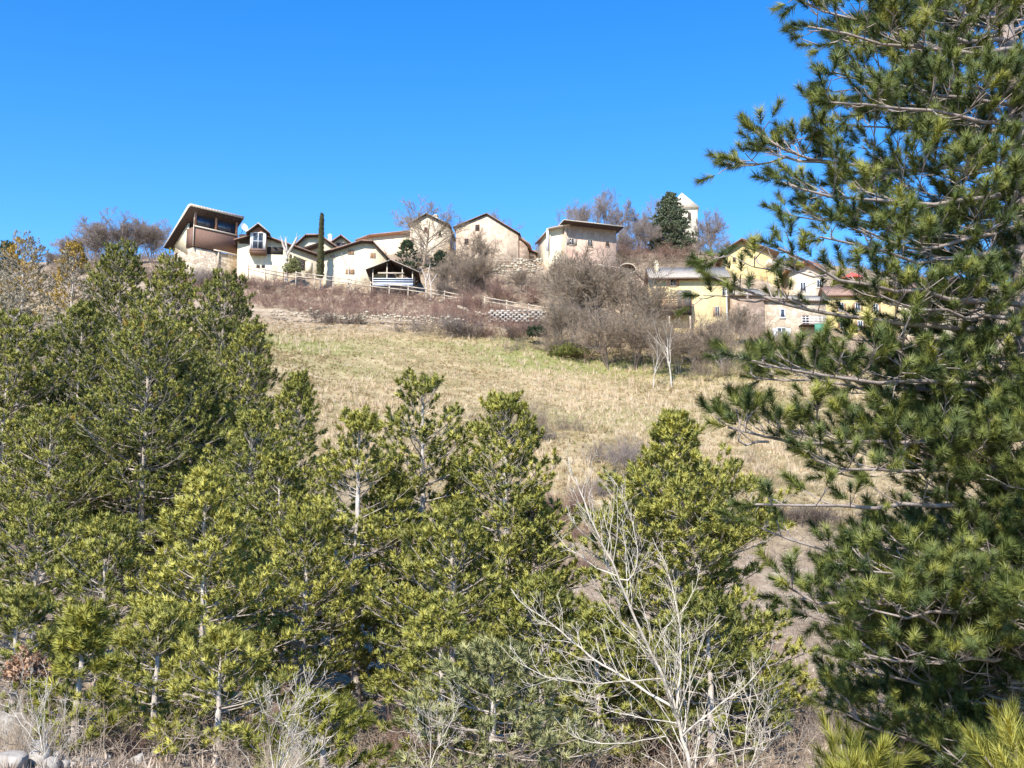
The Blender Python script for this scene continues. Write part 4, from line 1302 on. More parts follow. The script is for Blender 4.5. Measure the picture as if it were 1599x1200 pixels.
# the red-brown bramble bank under the fence: nobody could count it
def bramble_bank():
    g = rs(402)
    n = 3300
    px = g.uniform(285, 850, n)
    lo_ = np.interp(px, [400, 500, 620, 700, 760, 850], [482, 486, 494, 500, 505, 515]); hi_ = np.interp(px, [400, 520, 640, 700, 760, 850], [434, 452, 466, 474, 484, 498])
    dlo = np.interp(px, [285, 400, 600, 850], [136, 138, 136.5, 131]); dhi = np.interp(px, [285, 400, 640, 850], [147.5, 147, 146.5, 138.5])
    f = g.uniform(0, 1, n)
    d = dlo + (dhi - dlo) * f
    X = (px - 799.5) / FPX * d
    P0 = np.column_stack([X, d, gz(X, d) - .1])
    az = g.uniform(0, 6.28, n); ln = np.abs(g.normal(0, .6, n))
    D0 = np.column_stack([np.cos(az) * np.sin(ln), np.sin(az) * np.sin(ln), np.cos(ln)])
    lv = [dict(ns=5, wig=.22, up=-.07, kids=6, u0=.15, ang=45, lr=.55, rr=.7, tip=.5, rmin=.014),
          dict(ns=3, wig=.25, up=-.02, kids=3, u0=.2, ang=45, lr=.5, rr=.7, tip=.5, rmin=.010),
          dict(ns=2, wig=.2, up=0, kids=0, ang=40, lr=.5, rr=.6, tip=.5)]
    hgt = (.8 + 1.0 * g.uniform(0, 1, n) ** 2) * (.9 + .3 * vnoise(X, d, 3, 8))
    S = cat(grow(g, P0, D0, hgt, np.full(n, .022), lv))
    o = segs_mesh('bramble_undergrowth', *S, M['twig_brown'], None, 3)
    tag(o, 'reddish brown brambles covering the bank under the rail fence', 'undergrowth', kind='stuff')
    # low undergrowth between the pines
    n = 5200
    d = 16 + 66 * g.uniform(0, 1, n) ** .75; X = g.uniform(-1, 1, n) * d * .5
    k = (vnoise(X, d, 4, 5) > -.1) & ((d < 66) | (vnoise(X, d, 5, 6) > .25))
    X, d = X[k], d[k]; n = len(X)
    P0 = np.column_stack([X, d, gz(X, d) - .05])
    az = g.uniform(0, 6.28, n); ln = np.abs(g.normal(0, .6, n))
    D0 = np.column_stack([np.cos(az) * np.sin(ln), np.sin(az) * np.sin(ln), np.cos(ln)])
    lv[0]['rmin'] = .005; lv[1]['rmin'] = .004
    lv[0]['rmin'] = .007; lv[1]['rmin'] = .005
    S = cat(grow(g, P0, D0, g.uniform(.4, 1.3, n) * np.where(d > 48, 1.5, 1), np.full(n, .012), lv))
    o = segs_mesh('twiggy_undergrowth', *S, M['litter_twig'] if 'litter_twig' in M else M['twig_grey'], None, 3)
    tag(o, 'low tangle of bare twigs on the ground between the pines', 'undergrowth', kind='stuff')
bramble_bank()


def hill_scrub():
    """bare twiggy scrub covering the slope between and above the houses"""
    g = rs(404)
    n = 5200
    d = g.uniform(118, 196, n); px = g.uniform(60, 1560, n)
    X = (px - 799.5) / FPX * d
    Z = gz(X, d)
    # pixel row of the ground, to know which bank it belongs to
    yy_ = Z / d
    keep = (d > np.interp(px, [60, 420, 860, 900, 1180, 1300, 1560], [140, 149, 139, 121, 117, 129, 126]))
    keep &= vnoise(X, d, 7, 15) > -.55
    X, d = X[keep], d[keep]; n = len(X)
    P0 = np.column_stack([X, d, gz(X, d) - .1])
    az = g.uniform(0, 6.28, n); ln = np.abs(g.normal(0, .5, n))
    D0 = np.column_stack([np.cos(az) * np.sin(ln), np.sin(az) * np.sin(ln), np.cos(ln)])
    lv = [dict(ns=4, wig=.2, up=-.02, kids=7, u0=.1, ang=42, lr=.55, rr=.7, tip=.5, rmin=.016),
          dict(ns=3, wig=.25, up=.02, kids=4, u0=.2, ang=45, lr=.5, rr=.7, tip=.5, rmin=.011),
          dict(ns=2, wig=.2, up=0, kids=0, ang=40, lr=.5, rr=.6, tip=.5)]
    hg = (.9 + 1.3 * g.uniform(0, 1, n) ** 2) * np.interp(px[keep], [600, 700, 1150, 1200], [.9, 1.35, 1.35, 1.0])
    half = vnoise(X, d, 6, 19) > 0
    for nm, mt2, lab, kk in (('twiggy_scrub', 'twig_grey', 'grey leafless scrub on the banks between the houses', ~half), ('twiggy_scrub', 'twig_brown', 'russet leafless scrub on the banks between the houses', half)):
        S = cat(grow(rs(405 + int(kk[0])), P0[kk], D0[kk], hg[kk], np.full(kk.sum(), .026), lv))
        o = segs_mesh(nm, *S, M[mt2], None, 3)
        tag(o, lab, 'undergrowth', kind='stuff')
hill_scrub()


# ------------------------------------------------------------------ bare saplings in front
def traced_sapling(name, base_px, lines, d0, r0, label, seed, kids=9, mat='sapling', group=None, twr=.004, lr=.28):
    """main limbs traced as (px, py, distance) polylines, twigs grown on them"""
    g = rs(seed)
    b_ = at(base_px[0], base_px[1], d0)
    o = np.array([b_[0], d0, g1(b_[0], d0)])
    root = empty(name, o)
    tag(root, label, 'bare tree', group)
    S = []
    for k, (pts, rr) in enumerate(lines):
        W_ = np.array([at(*p) for p in pts]) - o
        if k == 0:
            W_ = np.concatenate([[[W_[0][0], 0, -.3]], W_])
        seg = np.linalg.norm(np.diff(W_, axis=0), axis=1); s_ = np.concatenate([[0], np.cumsum(seg)])
        ss = np.linspace(0, s_[-1], max(8, int(s_[-1] / .12)))
        P = np.column_stack([np.interp(ss, s_, W_[:, i]) for i in range(3)])
        # soften corners, add small kinks
        for _ in range(2):
            P[1:-1] = (P[:-2] + 2 * P[1:-1] + P[2:]) / 4
        P[2:] += g.normal(0, .006, P[2:].shape)
        rad = rr * .47 * np.linspace(1, .2, len(P)) ** .8
        if k == 0:
            tube_mesh('trunk', P, rad, M[mat], root, 8, .06, seed)
        else:
            S.append((P[:-1], P[1:], rad[:-1], rad[1:]))
        L = s_[-1]
        nk = max(4, int(L * kids))
        u = g.uniform(.22, .98, nk); f = u * (len(P) - 1); i = np.minimum(f.astype(int), len(P) - 2)
        q = P[i] + (P[i + 1] - P[i]) * (f - i)[:, None]
        t = norm(P[i + 1] - P[i])
        uu, ww = frames(t); az = g.uniform(0, 6.28, nk)
        dd = norm(t * .8 + (uu * np.cos(az)[:, None] + ww * np.sin(az)[:, None]) * .75 + UP * .25)
        lv = [dict(ns=6, wig=.12, up=.07, kids=3, u0=.3, ang=40, lr=.5, rr=.6, tip=.4, rmin=twr * .8),
              dict(ns=4, wig=.12, up=.08, kids=2, u0=.3, ang=40, lr=.5, rr=.7, tip=.5, rmin=twr * .7),
              dict(ns=3, wig=.12, up=.05, kids=0, ang=40, lr=.5, rr=.6, tip=.5)]
        S += grow(g, q, dd, L * lr * g.uniform(.4, 1.2, nk) * (1.15 - .7 * u), np.maximum(twr, rad[i] * .42), lv)
    segs_mesh('branches', *cat(S), M[mat], root, 5)
    return root


D_ = 11.0
traced_sapling('bare_sapling', (1078, 1200), [
    ([(1082, 1215, D_), (1068, 1160, D_), (1055, 1110, D_), (1040, 1060, D_ - .05), (1020, 1030, D_ - .1), (1000, 985, D_ - .2), (980, 940, D_ - .25), (965, 900, D_ - .3), (950, 870, D_ - .35), (930, 830, D_ - .4), (910, 780, D_ - .4), (898, 745, D_ - .4)], .048),
    ([(1052, 1105, D_), (1000, 1075, D_ + .1), (960, 1050, D_ + .2), (920, 1025, D_ + .25), (880, 990, D_ + .3), (840, 958, D_ + .35), (805, 940, D_ + .35), (798, 920, D_ + .35)], .032),
    ([(1056, 1112, D_), (1062, 1060, D_ + .1), (1064, 1010, D_ + .2), (1062, 960, D_ + .25), (1045, 900, D_ + .3), (1032, 870, D_ + .3), (1018, 840, D_ + .3)], .028),
    ([(1066, 1150, D_), (1085, 1130, D_ - .2), (1120, 1105, D_ - .3), (1160, 1075, D_ - .4), (1190, 1050, D_ - .45), (1205, 1020, D_ - .5)], .026),
    ([(968, 905, D_ - .3), (985, 920, D_ - .3), (996, 880, D_ - .35), (998, 850, D_ - .4), (985, 810, D_ - .4), (962, 755, D_ - .4)], .018),
    ([(965, 900, D_ - .3), (935, 890, D_ - .2), (905, 870, D_ - .1), (880, 850, D_), (860, 830, D_)], .014),
    ([(935, 850, D_ - .35), (915, 840, D_ - .5), (895, 820, D_ - .6), (885, 790, D_ - .6)], .012),
    ([(1040, 1150, D_), (990, 1160, D_ - .2), (930, 1165, D_ - .3), (880, 1150, D_ - .3), (865, 1120, D_ - .3)], .016),
    ([(1040, 1060, D_), (985, 1062, D_ - .3), (920, 1070, D_ - .4), (860, 1060, D_ - .4), (800, 1035, D_ - .4), (782, 1010, D_ - .4)], .018),
    ([(1060, 1130, D_), (1000, 1120, D_ + .3), (940, 1110, D_ + .4), (890, 1080, D_ + .4)], .014),
    ([(1062, 960, D_ + .25), (1075, 940, D_ + .3), (1090, 910, D_ + .3), (1096, 875, D_ + .3)], .012),
    ([(1064, 1010, D_ + .2), (1085, 1000, D_ + .4), (1110, 985, D_ + .5), (1125, 960, D_ + .5)], .011),
    ([(1075, 1185, D_), (1120, 1180, D_ - .3), (1170, 1170, D_ - .4), (1220, 1150, D_ - .5)], .014),
], D_, .048, 'pale leafless sapling with forking upright branches at the bottom centre', 501, 11, twr=.0028, lr=.25)

gx2 = rs(55)
for k, (bx, by, d, tips, lab) in enumerate([
    (430, 1225, 13.0, [(470, 1070), (500, 1100), (455, 1130), (415, 1090), (530, 1140), (490, 1040)], 'pale bare sapling leaning right at the bottom, left of centre'),
    (70, 1180, 15.0, [(30, 1060), (75, 1075), (110, 1100), (60, 1110), (10, 1100)], 'pale bare sapling rising from the boulders at the bottom left'),
    (672, 1185, 17.0, [(722, 1090), (690, 1100), (650, 1120)], 'bare forked sapling with a thick pale base in front of the greyish conifer'),
    (1160, 1225, 12.0, [(1210, 1080), (1180, 1040), (1240, 1120), (1130, 1090)], 'thin bare sapling right of the large pale sapling')]):
    ls = []
    for j, (tx, ty) in enumerate(tips):
        mx_, my_ = bx + (tx - bx) * .45 + gx2.normal(0, 6), by + (ty - by) * .5
        ls.append(([(bx, by, d), (mx_, my_, d + gx2.normal(0, .2)), (tx, ty, d + gx2.normal(0, .4))], .022 if j == 0 else .013))
    traced_sapling('bare_sapling', (bx, by), ls, d, .02, lab, 510 + k, 8, 'sapling', 'thin bare saplings at the bottom of the picture', .0035, .4)


# ------------------------------------------------------------------ the village
class House:
    """front facade through pixel (pxl, pyb) at distance d, turned by yaw; local x along the facade, y into the house, z up"""
    def __init__(s, name, pxl, pxr, pyb, d, yaw, label, cat_='house', group='houses of the hilltop village'):
        s.yaw = R(yaw)
        s.O = at(pxl, pyb, d)
        s.ex = np.array([math.cos(s.yaw), math.sin(s.yaw), 0]); s.ey = np.array([-math.sin(s.yaw), math.cos(s.yaw), 0])
        s.root = empty(name, s.O, s.yaw)
        tag(s.root, label, cat_, group)
        s.W = s.xz(pxr, pyb)[0]

    def xz(s, px, py, off=0.0):
        r = ray(px, py)
        t = np.dot(s.O + s.ey * off, s.ey) / np.dot(r, s.ey)
        p = r * t - s.O
        return float(np.dot(p, s.ex)), float(p[2])

    def z(s, px, py, off=0.0):
        return s.xz(px, py, off)[1]

    def walls(s, top, depth, mat, skirt=4.0, name='wall', x0=0.0, x1=None):
        """front-gable body: top is a list of (x, z) from left to right"""
        x1 = s.W if x1 is None else x1
        poly = [(x0, -skirt), (x1, -skirt)] + [(x, z) for x, z in reversed(top)]
        return MB().prism_y(poly, 0, depth).build(name, M[mat], s.root)

    def roof_edges(s, top, depth, mat, oh=0.5, fo=0.6, th=0.14, wood='wood_dark', lift=0.03):
        """tile slabs over each top edge with a wooden underside"""
        mb, mw = MB(), MB()
        n = len(top)
        for i in range(n - 1):
            (xa, za), (xb, zb_) = top[i], top[i + 1]
            L = math.hypot(xb - xa, zb_ - za)
            dx, dz = (xb - xa) / L, (zb_ - za) / L
            if i == 0:
                xa -= dx * oh; za -= dz * oh
            if i == n - 2:
                xb += dx * oh; zb_ += dz * oh
            za += lift; zb_ += lift
            mw.prism_y([(xa, za), (xb, zb_), (xb, zb_ + .10), (xa, za + .10)], -fo, depth + fo)
            mb.prism_y([(xa - dx * .05, za + .103 - dz * .05), (xb + dx * .05, zb_ + .103 + dz * .05), (xb + dx * .05, zb_ + .103 + th), (xa - dx * .05, za + .103 + th)], -fo - .06, depth + fo + .06)
        r = mb.build('roof', M[mat], s.root)
        mw.build('eave_boards', M[wood], r)
        return r

    def window(s, px0, py0, px1, py1, frame='white', glass='glass', shutters=None, bars=(1, 0), y=0.0, name='window', sill=True, fw=0.09):
        x0, z1 = s.xz(px0, py0, y); x1, z0 = s.xz(px1, py1, y)
        return s.window_at(x0, x1, z0, z1, frame, glass, shutters, bars, y, name, sill, fw)

    def window_at(s, x0, x1, z0, z1, frame='white', glass='glass', shutters=None, bars=(1, 0), y=0.0, name='window', sill=True, fw=0.09):
        m = MB()
        a = y - .05
        m.box(x0 - fw, x1 + fw, a, y + .06, z1, z1 + fw); m.box(x0 - fw, x0, a, y + .06, z0, z1); m.box(x1, x1 + fw, a, y + .06, z0, z1)
        m.box(x0 - fw, x1 + fw, a - (.08 if sill else 0), y + .06, z0 - fw, z0)
        for i in range(bars[0]):
            c = x0 + (x1 - x0) * (i + 1) / (bars[0] + 1)
            m.box(c - .035, c + .035, a + .005, y + .06, z0, z1)
        for i in range(bars[1]):
            c = z0 + (z1 - z0) * (i + 1) / (bars[1] + 1)
            m.box(x0, x1, a + .012, y + .06, c - .03, c + .03)
        f = m.build(name, M[frame], s.root)
        MB().box(x0, x1, y - .02, y + .05, z0, z1).build('pane', M[glass], f)
        if shutters:
            w = (x1 - x0) * .5
            for sg in (0, 1):
                xa = x0 - fw - w if sg == 0 else x1 + fw
                MB().box(xa, xa + w, y - .10, y - .015, z0, z1).build('shutter', M[shutters], f)
        return f

    def closed_shutter(s, px0, py0, px1, py1, mat='shutter', y=0.0):
        x0, z1 = s.xz(px0, py0, y); x1, z0 = s.xz(px1, py1, y)
        m = MB().box(x0 - .06, x1 + .06, y - .04, y + .05, z0 - .08, z1 + .06)
        f = m.build('window', M['wood_pale'], s.root)
        c = (x0 + x1) / 2
        for a, b_ in ((x0, c - .02), (c + .02, x1)):
            q = MB()
            q.box(a, b_, y - .08, y - .045, z0, z1)
            k = 5
            for i in range(k):
                zz = z0 + (z1 - z0) * (i + .15) / k
                q.box(a + .03, b_ - .03, y - .10, y - .081, zz, zz + (z1 - z0) / k * .6)
            q.build('shutter', M[mat], f)
        return f

    def chimney(s, x, y, z0, z1, w=.5, mat='cream', parent=None):
        m = MB().box(x - w / 2, x + w / 2, y - w / 2, y + w / 2, z0, z1).box(x - w * .65, x + w * .65, y - w * .65, y + w * .65, z1 + .003, z1 + .12)
        for i in (-1, 1):
            m.bar((x + i * w * .2, y, z1 + .1), (x + i * w * .2, y, z1 + .4), w * .16, 6)
        return m.build('chimney', M[mat], parent or s.root)


def px_top(h, pts):
    return [h.xz(px, py) for px, py in pts]


# --- glazed house at the left end
h = House('glazed_house', 300, 369, 440, 150, 46, 'tall left-end house with big glazed upper storey over brown wooden parapet')
W = h.W; Dp = 5.4
zpar = h.z(300, 353); zpb = h.z(300, 384); zeave = h.z(304, 333)
zfront = zeave + .3
back_drop = 3.8
slope = back_drop / Dp
# lower stone body and the pale side wall under the steep roof
MB().prism_x([(0, -4), (Dp, -4), (Dp, zfront - back_drop), (0, zpb)] if False else [(0.15, -4), (Dp, -4), (Dp, zfront - .25 - slope * Dp), (.15, zpb - .1)], 0, W).build('stone_wall', M['rubble_stone'], h.root)
MB().prism_x([(1.6, zpb - .9), (Dp - .02, zfront - .35 - slope * Dp), (Dp - .02, zfront - .3 - slope * Dp), (1.6, zfront - .30 - slope * 1.6)], -.06, .22).build('side_wall', M['cream'], h.root)
MB().box(0, W, 0, .16, zpb, zpar).build('parapet', M['wood_brown'], h.root)
MB().box(-.16, -.003, -.02, 1.8, zpb, zpar - .1).build('side_parapet', M['wood_brown'], h.root)
MB().box(-.12, W + .1, -.10, -.003, zpar - .02, zpar + .16).box(W * .45, W + .05, -.12, -.003, zpb - .05, zpb + .12).build('rail_board', M['slab_pale'], h.root)
posts = MB()
for x in (0.0, W * .47, W - .35):
    posts.box(x, x + .30, .02, .3, zpar + .165, zfront - .02)
posts.build('corner_posts', M['wood_red'], h.root)
MB().box(0.3, W - .35, .32, .38, zeave - .22, zfront - .02).build('lintel_board', M['wood_dark'], h.root)
for xa, xb in ((.34, W * .47 - .04), (W * .47 + .34, W - .39)):
    h.window_at(xa + .08, xb - .08, zpar + .26, zeave - .30, 'wood_dark', 'glass', None, (1, 0), .20, 'glazing', False, .07)
MB().box(.3, W - .3, 1.7, 1.8, zpar - .6, zfront - .1).build('back_wall', M['wood_dark'], h.root)
fo = .7
rf = MB().prism_x([(-fo, zfront + slope * fo * .5 + .10), (-fo, zfront + slope * fo * .5 - .0), (Dp + .9, zfront - slope * (Dp + .9)), (Dp + .9, zfront - slope * (Dp + .9) + .12)][::-1], -1.1, W + .4)
eb = rf.build('roof', M['wood_dark'], h.root)
MB().prism_x([(-fo - .05, zfront + slope * fo * .5 + .103), (-fo - .05, zfront + slope * fo * .5 + .45), (0, zfront + .62), (Dp + 1, zfront - slope * (Dp + 1) + .36), (Dp + 1, zfront - slope * (Dp + 1) + .126), (0, zfront + .126)][::-1], -1.16, W + .46).build('roof_tiles', M['tile_pale'], eb)
for i in range(7):
    x = -.9 + i * (W + 1.0) / 6
    MB().box(x, x + .12, -fo + .05, -.02, zfront - .12, zfront - .01).build('rafter', M['wood_dark'], eb)
MB().bar((-.02, -.06, zfront - .1), (-.15, -.1, zpar + .3), .06).bar((-.15, -.1, zpar + .3), (-.15, -.1, zpb - .1), .06).build('downpipe', M['wood_pale'], h.root)
MB().box(W * .55, W * .58, -.06, 0.14, zpb - 2.4, zpb - .05).build('pier', M['wood_pale'], h.root)
# satellite dish on its right corner
def dish(parent, c, r, aim):
    aim = np.array(aim, float); aim /= np.linalg.norm(aim)
    u = np.cross(aim, UP); u /= np.linalg.norm(u); w = np.cross(u, aim)
    V, Q = [], []
    for i in range(6):
        rr = r * i / 5
        for k in range(16):
            a = k * math.pi / 8
            V.append(np.array(c) + u * rr * math.cos(a) + w * rr * math.sin(a) + aim * (rr ** 2) * .35)
    for i in range(5):
        for k in range(16):
            Q.append((i * 16 + k, i * 16 + (k + 1) % 16, (i + 1) * 16 + (k + 1) % 16, (i + 1) * 16 + k))
    o = mesh_np('satellite_dish', V, quads=Q, mat=M['white'], parent=parent, smooth=True)
    MB().bar(np.array(c) - aim * .02, np.array(c) - aim * .5 - UP * .6, .05).bar(np.array(c) - w * r * .9, np.array(c) + aim * .55, .03).build('dish_arm', M['metal_dark'], o)
dx, dz = h.xz(377, 357)
dish(h.root, (dx, -.6, dz), .68, (.1, -1, .35))

# --- cream house with the projecting dormer bay and the porch
h = House('cream_bay_house', 371, 492, 440, 153, 8, 'cream house with white projecting bay window under a small gable, dark porch at right')
top = px_top(h, [(371, 378), (392, 372), (420, 374), (497, 402)])
h.walls(top, 7, 'cream', x1=h.xz(497, 440)[0])
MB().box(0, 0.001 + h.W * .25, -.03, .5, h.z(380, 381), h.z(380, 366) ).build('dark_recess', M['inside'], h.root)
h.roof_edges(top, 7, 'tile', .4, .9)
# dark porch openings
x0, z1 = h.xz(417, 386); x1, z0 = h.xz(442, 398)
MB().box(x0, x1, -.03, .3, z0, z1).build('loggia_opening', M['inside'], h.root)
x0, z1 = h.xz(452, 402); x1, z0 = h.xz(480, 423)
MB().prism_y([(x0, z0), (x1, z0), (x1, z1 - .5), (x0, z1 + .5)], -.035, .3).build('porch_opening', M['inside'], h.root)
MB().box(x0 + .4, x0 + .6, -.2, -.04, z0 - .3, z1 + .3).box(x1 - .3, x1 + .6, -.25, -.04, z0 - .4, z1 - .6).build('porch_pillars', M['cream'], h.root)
# bay
bx0, bz1 = h.xz(391, 363, -1.2); bx1, bz0 = h.xz(415, 393, -1.2)
gm = (bx0 + bx1) / 2
MB().prism_y([(bx0, bz0), (bx1, bz0), (bx1, bz1), (gm, bz1 + .95), (bx0, bz1)], -1.2, 2).build('bay', M['wood_red'], h.root)
MB().box(bx0 - .05, bx1 + .05, -1.55, -1.203, bz0 - .05, bz0 + .28).box(bx0 - .05, bx1 + .05, -1.5, -.003, bz0 - .30, bz0 - .053).build('flower_box', M['wood_brown'], h.root)
h.window_at(bx0 + .42, bx1 - .42, bz0 + .35, bz1 - .1, 'white', 'glass', None, (1, 1), -1.2, 'bay_window', False, .14)
for a, b_ in ((bx0 + .02, bx0 + .27), (bx1 - .27, bx1 - .02)):
    MB().box(a, b_, -1.3, -1.203, bz0 + .3, bz1 - .05).build('white_panel', M['white'], h.root)
tr_ = MB(); tw = MB()
for sg in (-1, 1):
    e = gm + sg * (bx1 - bx0) * .5 * 1.45
    tw.prism_y([(gm, bz1 + 1.0), (e, bz1 + .95 - .95 * 1.45 + .05), (e, bz1 + .95 - .95 * 1.45 + .17), (gm, bz1 + 1.12)][::(1 if sg < 0 else -1)], -1.9, 2.2)
    tr_.prism_y([(gm, bz1 + 1.123), (e * 1.0 + sg * .08, bz1 + .95 - .95 * 1.45 + .123), (e + sg * .08, bz1 + .95 - .95 * 1.45 + .27), (gm, bz1 + 1.28)][::(1 if sg < 0 else -1)], -1.96, 2.2)
br = tr_.build('bay_roof', M['tile_pale'], h.root)
tw.build('bay_eaves', M['wood_dark'], br)
# white terrace wall with small openings
x0, z1 = h.xz(384, 413, -2.2); x1, z0 = h.xz(432, 432, -2.2)
MB().box(x0, x1, -2.2, -1.6, z0 - 2, z1).build('terrace_wall', M['cream'], h.root)
for px in (403, 411):
    x, z = h.xz(px, 415, -2.2)
    MB().box(x - .25, x + .25, -2.23, -2.0, z - .35, z + .1).build('terrace_opening', M['inside'], h.root)

# --- dark gables behind the cypress
h = House('dark_gabled_house', 464, 524, 440, 172, 5, 'house behind the cypress with two overlapping dark gables')
top = px_top(h, [(464, 384), (478, 371), (500, 371), (524, 388)])
h.walls(top, 8, 'cream')
h.roof_edges(top, 8, 'tile', .7, .9, .2)
xa, za = h.xz(466, 389, -1.5); xb, zb_ = h.xz(500, 378, -1.5); 
MB().prism_y([(xa, za - .45), (xb, zb_ - .45), (xb, zb_), (xa, za)], -1.6, 1).build('lean_to_roof', M['wood_dark'], h.root)
h = House('white_chimney_house', 517, 549, 440, 176, 5, 'small cream gable with white chimney, just right of the cypress')
top = px_top(h, [(517, 382), (533, 371), (549, 384)])
h.walls(top, 8, 'cream')
r_ = h.roof_edges(top, 8, 'tile', .7, .8, .2)
x, z = h.xz(515, 368); h.chimney(x, .5, z - 2.0, z, .6, 'white', r_)
h.window(526, 380, 539, 386, 'wood_brown', bars=(1, 0))

# --- large cream gable house
h = House('cream_gable_house', 505, 603, 445, 150, 4, 'large blank cream gable with few small brown shutters, right of the cypress')
top = px_top(h, [(505, 399), (565, 380), (583, 381), (604, 404)])
h.walls(top, 11, 'cream', x1=h.xz(604, 445)[0])
h.roof_edges(top, 11, 'tile', .8, .8, .16)
h.closed_shutter(543.5, 390.5, 552, 397.5); h.closed_shutter(578.5, 395.5, 586, 403); h.closed_shutter(540, 421, 553, 428)
h.closed_shutter(516, 399, 523, 403, 'shutter_grey')

# --- open carport
h = House('carport', 578, 646, 449, 147, 2, 'open timber carport with low gable and white slatted front', 'carport')
top = px_top(h, [(575, 423), (611, 409), (651, 427)])
h.roof_edges(top, 5, 'tile_pale', .3, .5, .10)
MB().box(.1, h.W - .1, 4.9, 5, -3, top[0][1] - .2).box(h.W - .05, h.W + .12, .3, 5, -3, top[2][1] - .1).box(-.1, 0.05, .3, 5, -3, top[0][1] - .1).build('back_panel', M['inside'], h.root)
p = MB()
for px in (582, 604, 628, 644):
    x = h.xz(px, 440)[0]
    zt = np.interp(x, [t[0] for t in top], [t[1] for t in top])
    p.box(x - .07, x + .07, 0, .14, -2, zt)
p.build('posts', M['wood_pale'], h.root)
x0, z1 = h.xz(590, 426, -.06); x1, z0 = h.xz(631, 428, -.06)
MB().box(x0, x1, -.06, -.003, z0, z1 + .04).build('tie_beam', M['wood_pale'], h.root)
f = MB()
for pa, pb in ((434.5, 436.5), (438, 440), (441.5, 447)):
    x0, z1 = h.xz(582, pa, -.3); x1, z0 = h.xz(645, pb, -.3)
    f.box(x0, x1, -.3, -.22, z0, z1)
f.build('slatted_front', M['blue_white'], h.root)
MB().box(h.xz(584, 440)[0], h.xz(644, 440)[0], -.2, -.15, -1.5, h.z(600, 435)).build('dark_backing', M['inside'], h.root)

# --- long cream wing and the gable house behind the spreading tree
h = House('cream_wing_house', 562, 645, 400, 173, -6, 'low cream wing with tiled eave behind the large cream gable')
top = px_top(h, [(562, 377), (578, 371), (645, 364)])
h.walls(top, 7, 'cream', x1=h.xz(645, 400)[0])
h.roof_edges(top, 7, 'tile', .6, .7, .18, 'wood_red')
h = House('branch_veiled_house', 641, 700, 398, 168, -3, 'worn cream gable house seen through branches of the spreading tree')
top = px_top(h, [(640, 352), (666, 336), (700, 353)])
h.walls(top, 9, 'cream_worn', x1=h.xz(700, 398)[0])
r_ = h.roof_edges(top, 9, 'tile_grey', .35, .5, .14)
x, z = h.xz(678, 333); h.chimney(x, 2, z - 1.6, z, .7, 'cream', r_)
h.window(663, 356, 667, 362, 'wood_red', 'inside', bars=(0, 0)); h.window(640.5, 376, 645, 384, 'wood_brown', 'inside', bars=(0, 0), sill=False)
h.window(685, 362, 689, 369, 'cream', 'inside', bars=(0, 0))

# --- old barn
h = House('old_barn', 712, 809, 406, 165, -5, 'old barn with stained ochre gable and one tiny upper window')
top = px_top(h, [(712, 356), (760, 336), (809, 366)])
h.walls(top, 12, 'ochre_worn')
h.roof_edges(top, 12, 'tile', .4, .35, .12)
h.window(743, 352, 748, 359.5, 'wood_brown', 'inside', bars=(0, 0))
h.window(726, 374, 731, 381, 'wood_brown', 'inside', bars=(0, 0))
xr = h.W
MB().prism_y([(xr + .003, -4), (xr + 1.4, -4), (xr + 1.4, h.z(818, 385)), (xr + .003, h.z(809, 370))], .6, 9).build('side_annex', M['brown_stone'], h.root)
MB().prism_y([(xr + .05, h.z(809, 369)), (xr + 1.9, h.z(820, 384)), (xr + 1.9, h.z(820, 381)), (xr + .05, h.z(809, 366))], .2, 9.3).build('annex_roof', M['tile'], h.root)
# low shed right of the barn
h = House('small_stone_hut', 822, 836, 405, 168, 0, 'tiny hut roof peeping right of the old barn')
top = px_top(h, [(821, 396), (829, 393), (837, 397)])
h.walls(top, 3, 'brown_stone'); h.roof_edges(top, 3, 'tile', .3, .4)

# --- shed-roofed pinkish house
h = House('shed_roofed_house', 860, 962, 425, 162, 12, 'shed-roofed house with patchy pinkish wall above the thicket')
x_mid = h.xz(882, 400)[0]
top = px_top(h, [(882, 351), (962, 359)])
h.walls(top, 8, 'pink_worn', x0=x_mid)
MB().prism_y([(0, -4), (x_mid - .003, -4), (x_mid - .003, h.z(882, 352)), (0, h.z(860, 357))], .5, 8).build('cream_side_wall', M['cream'], h.root)
h.roof_edges(px_top(h, [(881, 351.5), (963, 361)]), 8, 'tile_pale', .5, 1.9, .14)
xa, za = h.xz(857, 356, -.4); xb, zb_ = h.xz(912, 346, -.4)
u = MB().prism_y([(xa, za - .12), (xb, zb_ - .12), (xb, zb_ + .04), (xa, za + .04)], -.4, 9).build('upper_roof', M['tile_pale'], h.root)
MB().prism_y([(xb - 2.6, zb_ - 1.2), (xb - .1, zb_ - 1.2), (xb - .1, zb_ - .13), (xb - 2.6, zb_ - .45)], .8, 6).build('upper_wall', M['cream_worn'], h.root)
x, z = h.xz(859, 372, .2)
MB().box(-.55, -.25, .2, .5, z - 2, h.z(858, 357)).build('side_screen', M['white'], h.root)
h.window(889, 373, 896, 383, 'wood_pale', 'glass', 'shutter_grey', bars=(1, 0))
h.window(918, 375, 925, 385, 'wood_pale', 'glass', None, bars=(1, 0))
h.window(946, 378, 951, 385, 'brown_stone', 'inside', None, bars=(0, 0))
x_, _z = h.xz(884, 400)
MB().bar((x_, -.1, h.z(884, 356)), (x_, -.1, -2), .07).build('downpipe', M['wood_pale'], h.root)

